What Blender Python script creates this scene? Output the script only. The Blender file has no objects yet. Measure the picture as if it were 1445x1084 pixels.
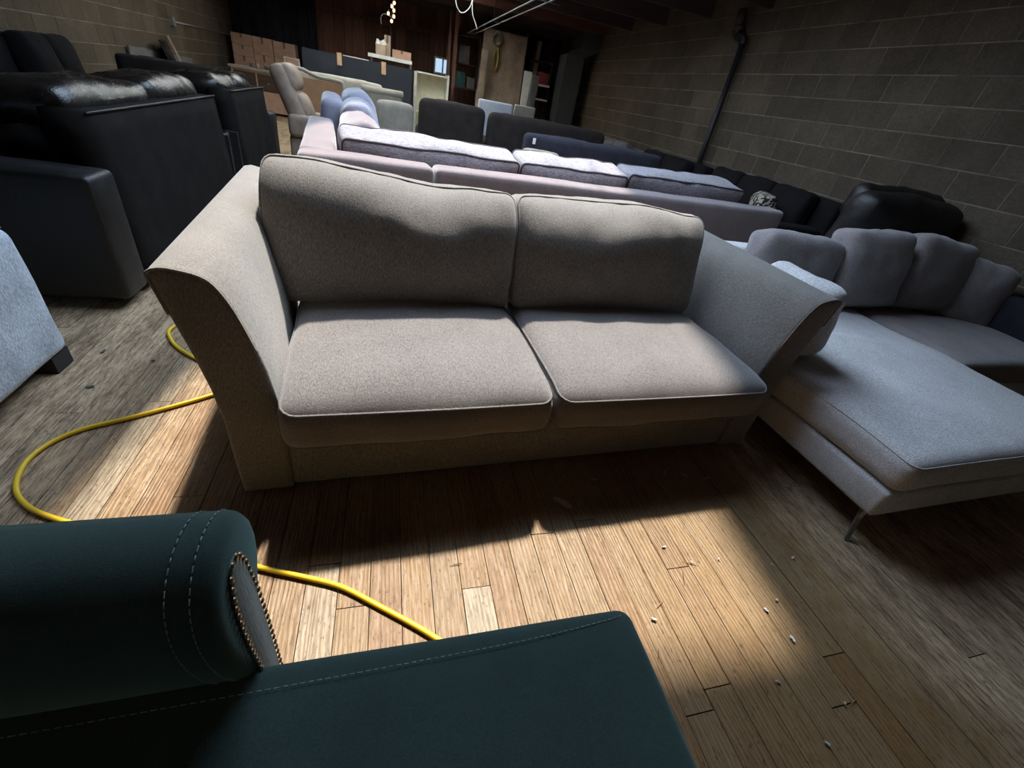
import bpy, math, random
import numpy as np
from mathutils import Vector, Matrix, noise

random.seed(7)
S = bpy.context.scene
COL = S.collection

# ------------------------------------------------------------------ camera
# orientation: world axes expressed in camera axes (right, down, forward)
F_PX, IW, IH, CAM_H = 600.0, 1445.0, 1084.0, 1.2
_y = np.array([550.0 - IW / 2, 101.0 - IH / 2, F_PX]); _y /= np.linalg.norm(_y)
_d = np.array([545.0 - IW / 2, 1430.0 - IH / 2, F_PX]); _d -= _y * (_d @ _y); _d /= np.linalg.norm(_d)
_z = -_d
_x = np.cross(_y, _z)
AX = np.array([_x, _y, _z])
cam_data = bpy.data.cameras.new('camera')
cam = bpy.data.objects.new('camera', cam_data); COL.objects.link(cam)
cam_data.sensor_fit = 'HORIZONTAL'; cam_data.sensor_width = 36.0
cam_data.lens = F_PX / IW * 36.0
cam_data.clip_start = 0.02; cam_data.clip_end = 200
_m = Matrix.Identity(4)
for i in range(3):
    _m[i][0] = AX[i][0]; _m[i][1] = -AX[i][1]; _m[i][2] = -AX[i][2]
_m[2][3] = CAM_H
cam.matrix_world = _m
S.camera = cam

def in_frame(p, margin=30):
    c = AX.T @ (np.array(p, float) - np.array([0, 0, CAM_H]))
    if c[2] < 0.05: return False
    u = IW / 2 + F_PX * c[0] / c[2]; v = IH / 2 + F_PX * c[1] / c[2]
    return -margin < u < IW + margin and -margin < v < IH + margin

# ------------------------------------------------------------------ world, sun, exposure
W = bpy.data.worlds.new('world'); S.world = W; W.use_nodes = True
bg = W.node_tree.nodes['Background']
bg.inputs[0].default_value = (0.60, 0.77, 1.0, 1); bg.inputs[1].default_value = 9.0
sun_d = bpy.data.lights.new('sun', 'SUN'); sun_d.energy = 9.0; sun_d.angle = math.radians(3.0)
sun_d.color = (1.0, 0.93, 0.82)
sun = bpy.data.objects.new('sun', sun_d); COL.objects.link(sun)
SUN_DIR = Vector((-0.12, -0.57, -1.0)).normalized()
sun.rotation_euler = SUN_DIR.to_track_quat('-Z', 'Y').to_euler()
sun.location = (0, 0, 8)
S.view_settings.view_transform = 'Standard'; S.view_settings.look = 'None'
S.view_settings.gamma = 1.0; S.view_settings.exposure = 0.0
S.view_settings.use_curve_mapping = False
try:
    S.cycles.use_denoising = True
    S.cycles.max_bounces = 8; S.cycles.diffuse_bounces = 5; S.cycles.glossy_bounces = 4
    S.cycles.sample_clamp_indirect = 4.0
    S.cycles.caustics_reflective = False; S.cycles.caustics_refractive = False
except Exception:
    pass

XL, XR, YB, YF, ZC = -3.46, 4.30, 13.9, -2.6, 2.80       # room shell
SKY1 = [(-0.62, 2.06), (1.50, 1.96), (2.02, 5.38), (-0.22, 5.50)]  # skylight opening
REAR_FILL = [(-1.7, 6.7), (1.2, 6.7), (1.2, 10.4), (-1.7, 10.4)]      # unseen frosted rooflight, added to brighten the far end
FRONT_FILL = [(-1.3, -1.75), (-0.6, -1.75), (-0.6, -1.05), (-1.3, -1.05)]      # small warm rooflight behind the camera, unseen, added as fill light
def portal(name, pts, z):
    xs = [p[0] for p in pts]; ys = [p[1] for p in pts]
    a = bpy.data.lights.new(name, 'AREA'); a.shape = 'RECTANGLE'
    a.size = max(xs) - min(xs); a.size_y = max(ys) - min(ys)
    a.cycles.is_portal = True
    o = bpy.data.objects.new(name, a); COL.objects.link(o)
    o.location = ((max(xs) + min(xs)) / 2, (max(ys) + min(ys)) / 2, z)
portal('skylight_portal', SKY1, ZC + 0.34)

# ------------------------------------------------------------------ materials
MATS = {}
def new_mat(name):
    m = bpy.data.materials.new(name); m.use_nodes = True
    nt = m.node_tree; b = nt.nodes['Principled BSDF']
    MATS[name] = m
    return m, nt, b
def N(nt, t, **kw):
    n = nt.nodes.new(t)
    for k, v in kw.items():
        if k.startswith('i_'): n.inputs[k[2:].replace('_', ' ')].default_value = v
        else: setattr(n, k, v)
    return n
def ramp(nt, fac, stops):
    r = nt.nodes.new('ShaderNodeValToRGB')
    while len(r.color_ramp.elements) < len(stops): r.color_ramp.elements.new(0.5)
    for e, (p, c) in zip(r.color_ramp.elements, stops):
        e.position = p; e.color = (*c, 1)
    nt.links.new(fac, r.inputs[0]); return r
def mixc(nt, fac, a, b, mode='MIX'):
    n = nt.nodes.new('ShaderNodeMix'); n.data_type = 'RGBA'; n.blend_type = mode
    for sock, val in ((n.inputs[0], fac), (n.inputs[6], a), (n.inputs[7], b)):
        if hasattr(val, 'links'): nt.links.new(val, sock)
        elif isinstance(val, (tuple, list)): sock.default_value = (*val, 1)
        else: sock.default_value = val
    return n.outputs[2]
def coords(nt, scale=(1, 1, 1), kind='Object'):
    tc = nt.nodes.new('ShaderNodeTexCoord'); mp = nt.nodes.new('ShaderNodeMapping')
    mp.inputs['Scale'].default_value = scale
    nt.links.new(tc.outputs[kind], mp.inputs['Vector']); return mp.outputs[0]
def noise_tex(nt, vec, scale, detail=4, rough=0.6):
    n = nt.nodes.new('ShaderNodeTexNoise'); n.inputs['Scale'].default_value = scale
    n.inputs['Detail'].default_value = detail; n.inputs['Roughness'].default_value = rough
    nt.links.new(vec, n.inputs['Vector']); return n.outputs[0]
def bump(nt, b, h, strength, dist):
    n = nt.nodes.new('ShaderNodeBump'); n.inputs['Strength'].default_value = strength
    n.inputs['Distance'].default_value = dist
    nt.links.new(h, n.inputs['Height']); nt.links.new(n.outputs[0], b.inputs['Normal'])

def fabric(name, c1, c2, fine=420, stretch=(1, 1, 1), rough=0.95, sheen=0.3, bstr=0.5, bdist=0.002, patch=0.25, tint=(1, 1, 1)):
    m, nt, b = new_mat(name)
    v = coords(nt, stretch)
    n1 = noise_tex(nt, v, fine, 2, 0.7)
    n2 = noise_tex(nt, coords(nt), 7, 4, 0.6)
    c = ramp(nt, n1, [(0.34, c2), (0.66, c1)]).outputs[0]
    dark = tuple(x * (1 - patch) for x in c1)
    r2 = ramp(nt, n2, [(0.35, (1 - patch,) * 3), (0.65, (1, 1, 1))]).outputs[0]
    c = mixc(nt, 1.0, c, r2, 'MULTIPLY')
    nt.links.new(c, b.inputs['Base Color'])
    b.inputs['Roughness'].default_value = rough
    b.inputs['Sheen Weight'].default_value = sheen; b.inputs['Sheen Roughness'].default_value = 0.5
    b.inputs['Sheen Tint'].default_value = (*tint, 1)
    b.inputs['Specular IOR Level'].default_value = 0.2 if sheen > 0.05 else 0.06
    bump(nt, b, n1, bstr, bdist)
    return m
def plain(name, c, rough=0.6, metal=0.0, var=0.12, vs=9, bstr=0.0, spec=0.5):
    m, nt, b = new_mat(name)
    n = noise_tex(nt, coords(nt), vs, 5, 0.65)
    cc = ramp(nt, n, [(0.3, tuple(x * (1 - var) for x in c)), (0.7, tuple(min(1, x * (1 + var)) for x in c))]).outputs[0]
    nt.links.new(cc, b.inputs['Base Color'])
    b.inputs['Roughness'].default_value = rough; b.inputs['Metallic'].default_value = metal
    b.inputs['Specular IOR Level'].default_value = spec
    if bstr: bump(nt, b, n, bstr, 0.01)
    return m
def leather(name, c, rough=0.38):
    m, nt, b = new_mat(name)
    v = coords(nt)
    vo = nt.nodes.new('ShaderNodeTexVoronoi'); vo.inputs['Scale'].default_value = 190
    nt.links.new(v, vo.inputs['Vector'])
    n = noise_tex(nt, v, 9, 5, 0.6)
    cc = ramp(nt, n, [(0.3, tuple(x * 0.7 for x in c)), (0.7, tuple(x * 1.3 for x in c))]).outputs[0]
    nt.links.new(cc, b.inputs['Base Color'])
    rr = ramp(nt, n, [(0.3, (rough - 0.08,) * 3), (0.7, (rough + 0.1,) * 3)]).outputs[0]
    nt.links.new(rr, b.inputs['Roughness'])
    mx = nt.nodes.new('ShaderNodeMath'); mx.operation = 'ADD'
    nt.links.new(vo.outputs['Distance'], mx.inputs[0]); nt.links.new(n, mx.inputs[1])
    bump(nt, b, mx.outputs[0], 0.25, 0.004)
    return m
def wood_floor():
    m, nt, b = new_mat('floor_wood')
    geo = nt.nodes.new('ShaderNodeNewGeometry'); oi = nt.nodes.new('ShaderNodeObjectInfo')
    off = nt.nodes.new('ShaderNodeVectorMath'); off.operation = 'MULTIPLY_ADD'
    nt.links.new(oi.outputs['Random'], off.inputs[0]); off.inputs[1].default_value = (0.0, 31.0, 17.0)
    nt.links.new(geo.outputs['Position'], off.inputs[2])
    def mp(sc):
        k = nt.nodes.new('ShaderNodeMapping'); k.inputs['Scale'].default_value = sc
        nt.links.new(off.outputs[0], k.inputs['Vector']); return k.outputs[0]
    grain = noise_tex(nt, mp((120, 16, 1)), 1, 5, 0.7)
    ring = nt.nodes.new('ShaderNodeTexWave'); ring.wave_type = 'BANDS'; ring.bands_direction = 'X'
    ring.inputs['Scale'].default_value = 1; ring.inputs['Distortion'].default_value = 14
    ring.inputs['Detail'].default_value = 3; ring.inputs['Detail Scale'].default_value = 0.7
    nt.links.new(mp((26, 2.6, 1)), ring.inputs['Vector'])
    base = ramp(nt, oi.outputs['Random'], [(0.0, (0.215, 0.118, 0.046)), (0.30, (0.25, 0.150, 0.062)), (0.60, (0.245, 0.158, 0.076)), (0.84, (0.225, 0.128, 0.052)), (0.95, (0.31, 0.255, 0.175)), (1.0, (0.29, 0.22, 0.14))]).outputs[0]
    g = ramp(nt, grain, [(0.34, (0.62, 0.57, 0.52)), (0.52, (1.0, 1.0, 1.0))]).outputs[0]
    c = mixc(nt, 0.8, base, g, 'MULTIPLY')
    rg = ramp(nt, ring.outputs[0], [(0.15, (0.80, 0.75, 0.70)), (0.55, (1.0, 1.0, 1.0)), (0.95, (1.15, 1.16, 1.18))]).outputs[0]
    c = mixc(nt, 0.75, c, rg, 'MULTIPLY')
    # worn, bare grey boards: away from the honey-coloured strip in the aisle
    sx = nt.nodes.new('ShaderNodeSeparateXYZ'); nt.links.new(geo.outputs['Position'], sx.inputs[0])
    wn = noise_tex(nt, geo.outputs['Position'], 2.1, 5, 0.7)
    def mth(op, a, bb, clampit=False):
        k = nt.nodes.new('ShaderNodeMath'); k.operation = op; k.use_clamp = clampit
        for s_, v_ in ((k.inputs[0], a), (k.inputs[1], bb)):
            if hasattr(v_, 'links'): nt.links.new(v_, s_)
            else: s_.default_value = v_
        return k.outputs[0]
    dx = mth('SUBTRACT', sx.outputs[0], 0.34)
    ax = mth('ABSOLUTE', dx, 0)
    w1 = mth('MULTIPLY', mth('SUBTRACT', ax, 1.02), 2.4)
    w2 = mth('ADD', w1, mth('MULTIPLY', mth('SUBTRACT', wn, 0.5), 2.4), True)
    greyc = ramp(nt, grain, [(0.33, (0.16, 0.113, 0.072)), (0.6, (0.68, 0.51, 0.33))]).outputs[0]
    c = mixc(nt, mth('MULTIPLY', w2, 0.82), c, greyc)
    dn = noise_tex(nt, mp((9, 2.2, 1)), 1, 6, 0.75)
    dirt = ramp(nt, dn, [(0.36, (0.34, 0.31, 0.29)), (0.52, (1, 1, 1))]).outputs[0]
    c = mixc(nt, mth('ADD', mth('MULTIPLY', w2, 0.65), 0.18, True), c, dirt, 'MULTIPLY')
    # dark nicks and scratches
    sp = noise_tex(nt, mp((170, 60, 1)), 1, 2, 0.5)
    nick = ramp(nt, sp, [(0.63, (1, 1, 1)), (0.68, (0.30, 0.24, 0.19))]).outputs[0]
    c = mixc(nt, 0.75, c, nick, 'MULTIPLY')
    nt.links.new(c, b.inputs['Base Color'])
    rr = ramp(nt, grain, [(0.3, (0.62,) * 3), (0.7, (0.40,) * 3)]).outputs[0]
    nt.links.new(rr, b.inputs['Roughness'])
    b.inputs['Specular IOR Level'].default_value = 0.4
    hh = mth('ADD', grain, mth('MULTIPLY', ring.outputs[0], 0.5))
    bump(nt, b, hh, 0.55, 0.003)
    return m
def wood_dark(name, c1, c2, along='Z', rough=0.75):
    m, nt, b = new_mat(name)
    geo = nt.nodes.new('ShaderNodeNewGeometry'); oi = nt.nodes.new('ShaderNodeObjectInfo')
    off = nt.nodes.new('ShaderNodeVectorMath'); off.operation = 'MULTIPLY_ADD'
    nt.links.new(oi.outputs['Random'], off.inputs[0]); off.inputs[1].default_value = (13.0, 31.0, 17.0)
    nt.links.new(geo.outputs['Position'], off.inputs[2])
    k = nt.nodes.new('ShaderNodeMapping')
    k.inputs['Scale'].default_value = {'Z': (22, 22, 1.6), 'X': (1.6, 22, 22), 'Y': (22, 1.6, 22)}[along]
    nt.links.new(off.outputs[0], k.inputs['Vector'])
    g = noise_tex(nt, k.outputs[0], 1, 6, 0.65)
    c = ramp(nt, g, [(0.3, c2), (0.7, c1)]).outputs[0]
    v = ramp(nt, oi.outputs['Random'], [(0, (0.55,) * 3), (1, (1.25, 1.2, 1.2))]).outputs[0]
    c = mixc(nt, 0.9, c, v, 'MULTIPLY')
    nt.links.new(c, b.inputs['Base Color']); b.inputs['Roughness'].default_value = rough
    bump(nt, b, g, 0.4, 0.005)
    return m
def block_mat(name, c):
    m, nt, b = new_mat(name)
    geo = nt.nodes.new('ShaderNodeNewGeometry'); oi = nt.nodes.new('ShaderNodeObjectInfo')
    n = noise_tex(nt, geo.outputs['Position'], 55, 4, 0.7)
    n2 = noise_tex(nt, geo.outputs['Position'], 2.2, 5, 0.65)
    cc = ramp(nt, n, [(0.3, tuple(x * 0.72 for x in c)), (0.7, tuple(x * 1.22 for x in c))]).outputs[0]
    st = ramp(nt, n2, [(0.35, (0.72, 0.70, 0.66)), (0.65, (1.1, 1.08, 1.05))]).outputs[0]
    cc = mixc(nt, 0.8, cc, st, 'MULTIPLY')
    v = ramp(nt, oi.outputs['Random'], [(0, (0.80,) * 3), (1, (1.12,) * 3)]).outputs[0]
    cc = mixc(nt, 1.0, cc, v, 'MULTIPLY')
    nt.links.new(cc, b.inputs['Base Color']); b.inputs['Roughness'].default_value = 0.92
    b.inputs['Specular IOR Level'].default_value = 0.2
    bump(nt, b, n, 0.6, 0.004)
    return m

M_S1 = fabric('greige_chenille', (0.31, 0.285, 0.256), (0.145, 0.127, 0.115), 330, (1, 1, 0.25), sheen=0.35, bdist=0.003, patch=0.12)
M_S1V = fabric('greige_chenille_seat_shaded', (0.235, 0.216, 0.208), (0.112, 0.100, 0.098), 330, (1, 0.3, 1), sheen=0.35, bdist=0.003, patch=0.12)  # same fabric, darkened on the seats: nap shading put into the colour
M_S2 = fabric('mauve_plush', (0.30, 0.235, 0.235), (0.18, 0.138, 0.138), 260, sheen=0.5, bdist=0.003, patch=0.15)
M_S2C = fabric('lavender_corduroy', (0.42, 0.385, 0.41), (0.20, 0.178, 0.195), 130, (0.35, 1, 1.4), sheen=0.4, bstr=0.9, bdist=0.007, patch=0.12)
M_S2P = fabric('dark_piping', (0.11, 0.09, 0.10), (0.06, 0.05, 0.055), 300, sheen=0.1)
M_S2B = fabric('mauve_plush_shaded', (0.29, 0.285, 0.345), (0.185, 0.18, 0.225), 200, sheen=0.4, patch=0.2)  # the mauve plush again, with bluish shade put into its colour
M_S3 = fabric('grey_melange', (0.90, 0.885, 0.89), (0.46, 0.445, 0.445), 260, (0.5, 1, 1), sheen=0.2, bdist=0.003, patch=0.12)
M_S3C = fabric('grey_chenille_shaded', (0.40, 0.355, 0.35), (0.23, 0.20, 0.198), 190, sheen=0.3, bdist=0.005, patch=0.2)  # darker, warmer copy of the sectional's grey: cushion shade put into the colour
M_GRN = fabric('green_velvet', (0.040, 0.064, 0.058), (0.025, 0.043, 0.039), 500, sheen=0.25, bdist=0.001, patch=0.18, tint=(0.5, 0.9, 0.85))
M_GRNL = fabric('green_velvet_panel_lit', (0.19, 0.225, 0.165), (0.12, 0.15, 0.11), 300, (1, 1, 0.15), sheen=0.3, patch=0.2)  # lighter olive copy of the velvet, with the panel's light in its colour
M_STITCH = plain('stitch_thread', (0.26, 0.33, 0.31), 0.8)
M_NAIL = plain('nailhead_brass', (0.42, 0.30, 0.18), 0.35, 0.9)
M_OTT = fabric('slate_blue_tweed', (0.78, 0.86, 0.95), (0.36, 0.41, 0.47), 260, (1, 1, 0.3), sheen=0.2, patch=0.3)
M_LEA = leather('black_brown_leather', (0.011, 0.009, 0.008), 0.27)
M_LEAE = leather('dull_black_leather', (0.012, 0.010, 0.009), 0.48)
M_LEAD = leather('dark_leather_arm', (0.012, 0.0115, 0.012), 0.45)
M_BACKCLOTH = fabric('black_backing_cloth', (0.020, 0.0175, 0.016), (0.012, 0.0105, 0.0098), 500, sheen=0.0, patch=0.3)
M_CHAR = fabric('charcoal_cloth', (0.022, 0.020, 0.021), (0.012, 0.011, 0.0115), 300, sheen=0.02)
M_BRN = fabric('dark_brown_plush', (0.050, 0.040, 0.037), (0.03, 0.024, 0.022), 200, sheen=0.03)
M_NVY = fabric('navy_cloth', (0.045, 0.043, 0.055), (0.030, 0.028, 0.037), 300, sheen=0.03)
M_LGREY = fabric('pale_grey_cloth', (0.20, 0.195, 0.19), (0.14, 0.135, 0.13), 250, sheen=0.1)
M_CREAM = fabric('cream_cloth', (0.42, 0.385, 0.32), (0.32, 0.29, 0.24), 200, sheen=0.2)
M_BEIGE = leather('taupe_leather', (0.27, 0.205, 0.155), 0.6)
M_TANP = fabric('tan_cloth', (0.45, 0.36, 0.26), (0.33, 0.26, 0.18), 200)
M_WHITE = plain('white_paint', (0.74, 0.73, 0.68), 0.55)
M_CREAMP = plain('cream_enamel', (0.85, 0.82, 0.64), 0.5)
M_CARD = plain('cardboard', (0.50, 0.30, 0.21), 0.85, var=0.15)
M_CARDL = plain('pale_cardboard', (0.46, 0.34, 0.24), 0.85, var=0.15)
M_TAPE = plain('packing_tape', (0.17, 0.10, 0.07), 0.4)
M_PAPER = plain('paper', (0.80, 0.78, 0.74), 0.8)
M_NAVYB = plain('navy_board', (0.012, 0.017, 0.028), 0.6)
M_PINE = plain('raw_pine', (0.56, 0.37, 0.22), 0.7)
M_TANW = plain('tan_hardboard', (0.34, 0.185, 0.095), 0.7)
M_PLY = plain('stained_plywood', (0.30, 0.225, 0.165), 0.75, var=0.45, vs=2.2)
M_ROPE = plain('yellow_rope', (0.36, 0.25, 0.07), 0.8)
M_ROPEG = plain('grey_rope', (0.22, 0.19, 0.15), 0.85)
M_DUCT = plain('dark_duct_metal', (0.06, 0.062, 0.066), 0.6, 0.0)
M_STEEL = plain('galvanised_steel', (0.42, 0.43, 0.45), 0.4, 0.8)
M_STEELD = plain('dull_steel', (0.20, 0.205, 0.215), 0.5, 0.6)
M_BLKP = plain('black_pipe', (0.014, 0.014, 0.016), 0.5)
M_RUST = plain('rust_pipe', (0.085, 0.045, 0.035), 0.8)
M_CHROME = plain('brushed_nickel', (0.40, 0.385, 0.35), 0.42, 1.0, var=0.05)
M_BLK = plain('black_plastic', (0.015, 0.015, 0.016), 0.5)
M_DWOOD = wood_dark('dark_furniture_wood', (0.10, 0.055, 0.035), (0.05, 0.028, 0.02), 'X')
M_YEL = plain('yellow_cable', (0.82, 0.55, 0.02), 0.42, var=0.05)
M_SCRAPW = plain('scrap_paper', (0.52, 0.50, 0.47), 0.9)
M_SCRAP = plain('scrap_tan', (0.42, 0.33, 0.25), 0.9)
M_REDBOX = plain('red_box', (0.28, 0.035, 0.045), 0.6)
M_TEAL = plain('teal_plastic', (0.03, 0.12, 0.13), 0.5)
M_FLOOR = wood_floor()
M_SUB = plain('subfloor', (0.018, 0.014, 0.011), 0.95)
M_BLOCK = block_mat('concrete_block', (0.130, 0.104, 0.076))
M_MORTAR = plain('mortar', (0.22, 0.185, 0.145), 0.95, var=0.55, vs=3.5)
M_SIDING = wood_dark('brown_siding', (0.30, 0.14, 0.09), (0.14, 0.07, 0.048), 'Z')
M_JOIST = wood_dark('joist_wood', (0.15, 0.10, 0.09), (0.08, 0.055, 0.05), 'X')
M_JRED = wood_dark('red_joist_wood', (0.15, 0.058, 0.042), (0.08, 0.034, 0.026), 'X')
M_DECK = wood_dark('ceiling_deck', (0.28, 0.21, 0.17), (0.15, 0.11, 0.09), 'X')
M_SHAFT = plain('skylight_shaft_paint', (0.55, 0.55, 0.53), 0.8)
M_PLAST = plain('plaster', (0.10, 0.085, 0.065), 0.9)

# checked pillow pattern
_m2, _nt, _b = new_mat('patterned_cloth')
_v = coords(_nt)
_n = noise_tex(_nt, _v, 34, 1, 0.4)
_nt.links.new(ramp(_nt, _n, [(0.47, (0.018, 0.014, 0.013)), (0.52, (0.42, 0.35, 0.28))]).outputs[0], _b.inputs['Base Color'])
_b.inputs['Roughness'].default_value = 0.9
M_PATT = _m2
_m3, _nt, _b = new_mat('bulb_glow')
_b.inputs['Emission Color'].default_value = (1.0, 0.55, 0.16, 1); _b.inputs['Emission Strength'].default_value = 7
M_BULB = _m3
_m4, _nt, _b = new_mat('window_glass')
_b.inputs['Base Color'].default_value = (0.095, 0.105, 0.11, 1); _b.inputs['Transmission Weight'].default_value = 1.0
_b.inputs['Roughness'].default_value = 0.0; _b.inputs['IOR'].default_value = 1.02
M_GLASS = _m4

def frost(name, c):
    m, nt, b = new_mat(name)
    t = nt.nodes.new('ShaderNodeBsdfTranslucent'); t.inputs[0].default_value = (*c, 1)
    nt.links.new(t.outputs[0], nt.nodes['Material Output'].inputs['Surface'])
    return m
M_FROST3 = frost('warm_fill_glass', (0.80, 0.66, 0.55))  # warm-tinted pane for the added rooflight behind the camera
M_FROST2 = frost('rear_fill_glass', (0.78, 0.74, 0.67))  # pane for the added rear rooflight

# ------------------------------------------------------------------ geometry helpers
def link(o, parent=None):
    COL.objects.link(o)
    if parent is not None: o.parent = parent
    return o
def mobj(name, verts, faces, mat, parent=None, smooth=True, loc=None, rot=None):
    me = bpy.data.meshes.new(name)
    me.from_pydata([tuple(map(float, v)) for v in verts], [], faces)
    me.validate(clean_customdata=False); me.update()
    if smooth:
        me.polygons.foreach_set('use_smooth', [True] * len(me.polygons))
    me.materials.append(mat)
    o = bpy.data.objects.new(name, me)
    if loc is not None: o.location = loc
    if rot is not None: o.rotation_euler = rot
    return link(o, parent)
def thing(name, label, cat, loc=(0, 0, 0), rz=0.0, group=None):
    o = bpy.data.objects.new(name, None); o.empty_display_size = 0.1
    o.location = loc; o.rotation_euler = (0, 0, rz)
    tag(o, label, cat, group)
    return link(o)
def tag(o, label, cat, group=None):
    o['label'] = label; o['category'] = cat
    if group: o['group'] = group
    return o
def struct(o):
    o['kind'] = 'structure'; return o
def join(*gs):
    V = []; Fc = []
    for v, f in gs:
        k = len(V); V.extend([tuple(p) for p in v]); Fc.extend([tuple(i + k for i in q) for q in f])
    return V, Fc
def xf(g, loc=(0, 0, 0), rot=(0, 0, 0)):
    from mathutils import Euler
    R = np.array(Euler(rot).to_matrix())
    v = np.array(g[0], float) @ R.T + np.array(loc)
    return v, g[1]

def axis_pts(h, r, nr, n):
    if r <= 0: return list(np.linspace(-h, h, n + 1))
    e = [h - r + r * math.sin(t * math.pi / 2 / nr) * 1.0 for t in range(nr + 1)]
    inner = list(np.linspace(-(h - r), h - r, n + 1))
    return [-x for x in reversed(e)][:-1] + inner + e[1:]
def rbox(size, r=0.03, nr=3, n=(6, 6, 4), puff=(0, 0, 0), wr=0.0, wf=3.0, seed=0.0, pw=2.0, deform=None):
    """rounded box centred on the origin; puff = bulge per axis; wr = wrinkle size"""
    hx, hy, hz = (s / 2 for s in size)
    r = min(r, hx * 0.98, hy * 0.98, hz * 0.98)
    H3 = np.array([hx, hy, hz])
    P = [axis_pts(h, r, nr, k) for h, k in zip((hx, hy, hz), n)]
    idx = {}; V = []; Fc = []
    def vid(i, j, k):
        key = (i, j, k)
        if key not in idx:
            idx[key] = len(V); V.append((P[0][i], P[1][j], P[2][k]))
        return idx[key]
    L = [len(p) - 1 for p in P]
    for a, bb, c in ((0, 1, 2), (1, 2, 0), (2, 0, 1)):
        for side in (0, L[c]):
            for i in range(L[a]):
                for j in range(L[bb]):
                    q = []
                    for (ii, jj) in ((i, j), (i + 1, j), (i + 1, j + 1), (i, j + 1)):
                        t = [0, 0, 0]; t[a] = ii; t[bb] = jj; t[c] = side
                        q.append(vid(*t))
                    Fc.append(tuple(q if side else reversed(q)))
    V = np.array(V)
    V = shape_pts(V, H3, r, puff, wr, wf, seed, pw)
    if deform is not None: V = deform(V)
    return V, Fc
def shape_pts(V, H3, r, puff, wr, wf, seed, pw=2.0):
    V = np.array(V, float)
    if r > 0:
        inner = np.clip(V, -(H3 - r), H3 - r)
        d = V - inner
        ln = np.linalg.norm(d, axis=1, keepdims=True)
        V = np.where(ln > 1e-9, inner + d / np.maximum(ln, 1e-9) * r, V)
    U = V / H3
    out = V.copy()
    for a in range(3):
        o1, o2 = [k for k in range(3) if k != a]
        w = (1 - np.abs(U[:, o1]).clip(0, 1) ** pw) * (1 - np.abs(U[:, o2]).clip(0, 1) ** pw)
        out[:, a] += puff[a] * U[:, a] * w
    if wr > 0:
        nd = U / np.maximum(np.linalg.norm(U, axis=1, keepdims=True), 1e-6)
        for i in range(len(out)):
            p = Vector(V[i]) * wf + Vector((seed * 3.1, seed * 1.7, seed))
            a = noise.noise(p) + 0.5 * noise.noise(p * 2.3)
            out[i] += nd[i] * a * wr
    return out
def tube(path, rad, nseg=8, closed=False, cap=True):
    path = [Vector(p) for p in path]; n = len(path)
    V = []; Fc = []
    prev = None
    for i, p in enumerate(path):
        if closed: t = path[(i + 1) % n] - path[i - 1]
        else: t = path[min(i + 1, n - 1)] - path[max(i - 1, 0)]
        t.normalize()
        if prev is None:
            a = Vector((0, 0, 1)) if abs(t.z) < 0.9 else Vector((1, 0, 0))
            u = t.cross(a).normalized()
        else:
            u = (prev - t * prev.dot(t)).normalized()
        prev = u; w = t.cross(u)
        rr = rad[i] if isinstance(rad, (list, tuple)) else rad
        for k in range(nseg):
            an = 2 * math.pi * k / nseg
            V.append(p + (u * math.cos(an) + w * math.sin(an)) * rr)
    m = n if closed else n - 1
    for i in range(m):
        for k in range(nseg):
            a = i * nseg + k; b2 = i * nseg + (k + 1) % nseg
            c = ((i + 1) % n) * nseg + (k + 1) % nseg; d = ((i + 1) % n) * nseg + k
            Fc.append((a, b2, c, d))
    if not closed and cap:
        Fc.append(tuple(reversed(range(nseg)))); Fc.append(tuple((n - 1) * nseg + k for k in range(nseg)))
    return V, Fc
def smooth_path(pts, k=8, closed=False):
    P = [Vector(p) for p in pts]; n = len(P); out = []
    rng = range(n) if closed else range(n - 1)
    for i in rng:
        p0 = P[(i - 1) % n] if closed or i > 0 else P[0]
        p1 = P[i]; p2 = P[(i + 1) % n]
        p3 = P[(i + 2) % n] if closed or i + 2 < n else P[-1]
        for s in range(k):
            t = s / k
            out.append(0.5 * ((2 * p1) + (-p0 + p2) * t + (2 * p0 - 5 * p1 + 4 * p2 - p3) * t * t + (-p0 + 3 * p1 - 3 * p2 + p3) * t ** 3))
    if not closed: out.append(P[-1])
    return out
def box(x0, x1, y0, y1, z0, z1):
    V = [(x, y, z) for z in (z0, z1) for y in (y0, y1) for x in (x0, x1)]
    return V, [(0, 2, 3, 1), (4, 5, 7, 6), (0, 1, 5, 4), (2, 6, 7, 3), (0, 4, 6, 2), (1, 3, 7, 5)]
def offset2d(pts, d):
    P = [Vector(p) for p in pts]; n = len(P); out = []
    area = sum(P[i].x * P[(i + 1) % n].y - P[(i + 1) % n].x * P[i].y for i in range(n))
    s = 1 if area > 0 else -1
    for i in range(n):
        a = (P[i] - P[i - 1]).normalized(); b2 = (P[(i + 1) % n] - P[i]).normalized()
        na = Vector((-a.y, a.x)) * s; nb = Vector((-b2.y, b2.x)) * s
        m = na + nb
        if m.length < 1e-6: m = na
        m.normalize()
        k = 1 / max(0.45, m.dot(na))
        out.append(P[i] + m * d * k)
    return out
def loft(profile, stations, to3d):
    """profile: closed 2-D outline; stations: (position, inset); to3d(position, u, w) -> xyz"""
    V = []; Fc = []; n = len(profile)
    for (s, ins) in stations:
        q = offset2d(profile, ins) if ins > 0 else [Vector(p) for p in profile]
        V.extend(to3d(s, p.x, p.y) for p in q)
    for i in range(len(stations) - 1):
        for k in range(n):
            Fc.append((i * n + k, i * n + (k + 1) % n, (i + 1) * n + (k + 1) % n, (i + 1) * n + k))
    Fc.append(tuple(reversed(range(n)))); Fc.append(tuple((len(stations) - 1) * n + k for k in range(n)))
    return V, Fc
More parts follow.
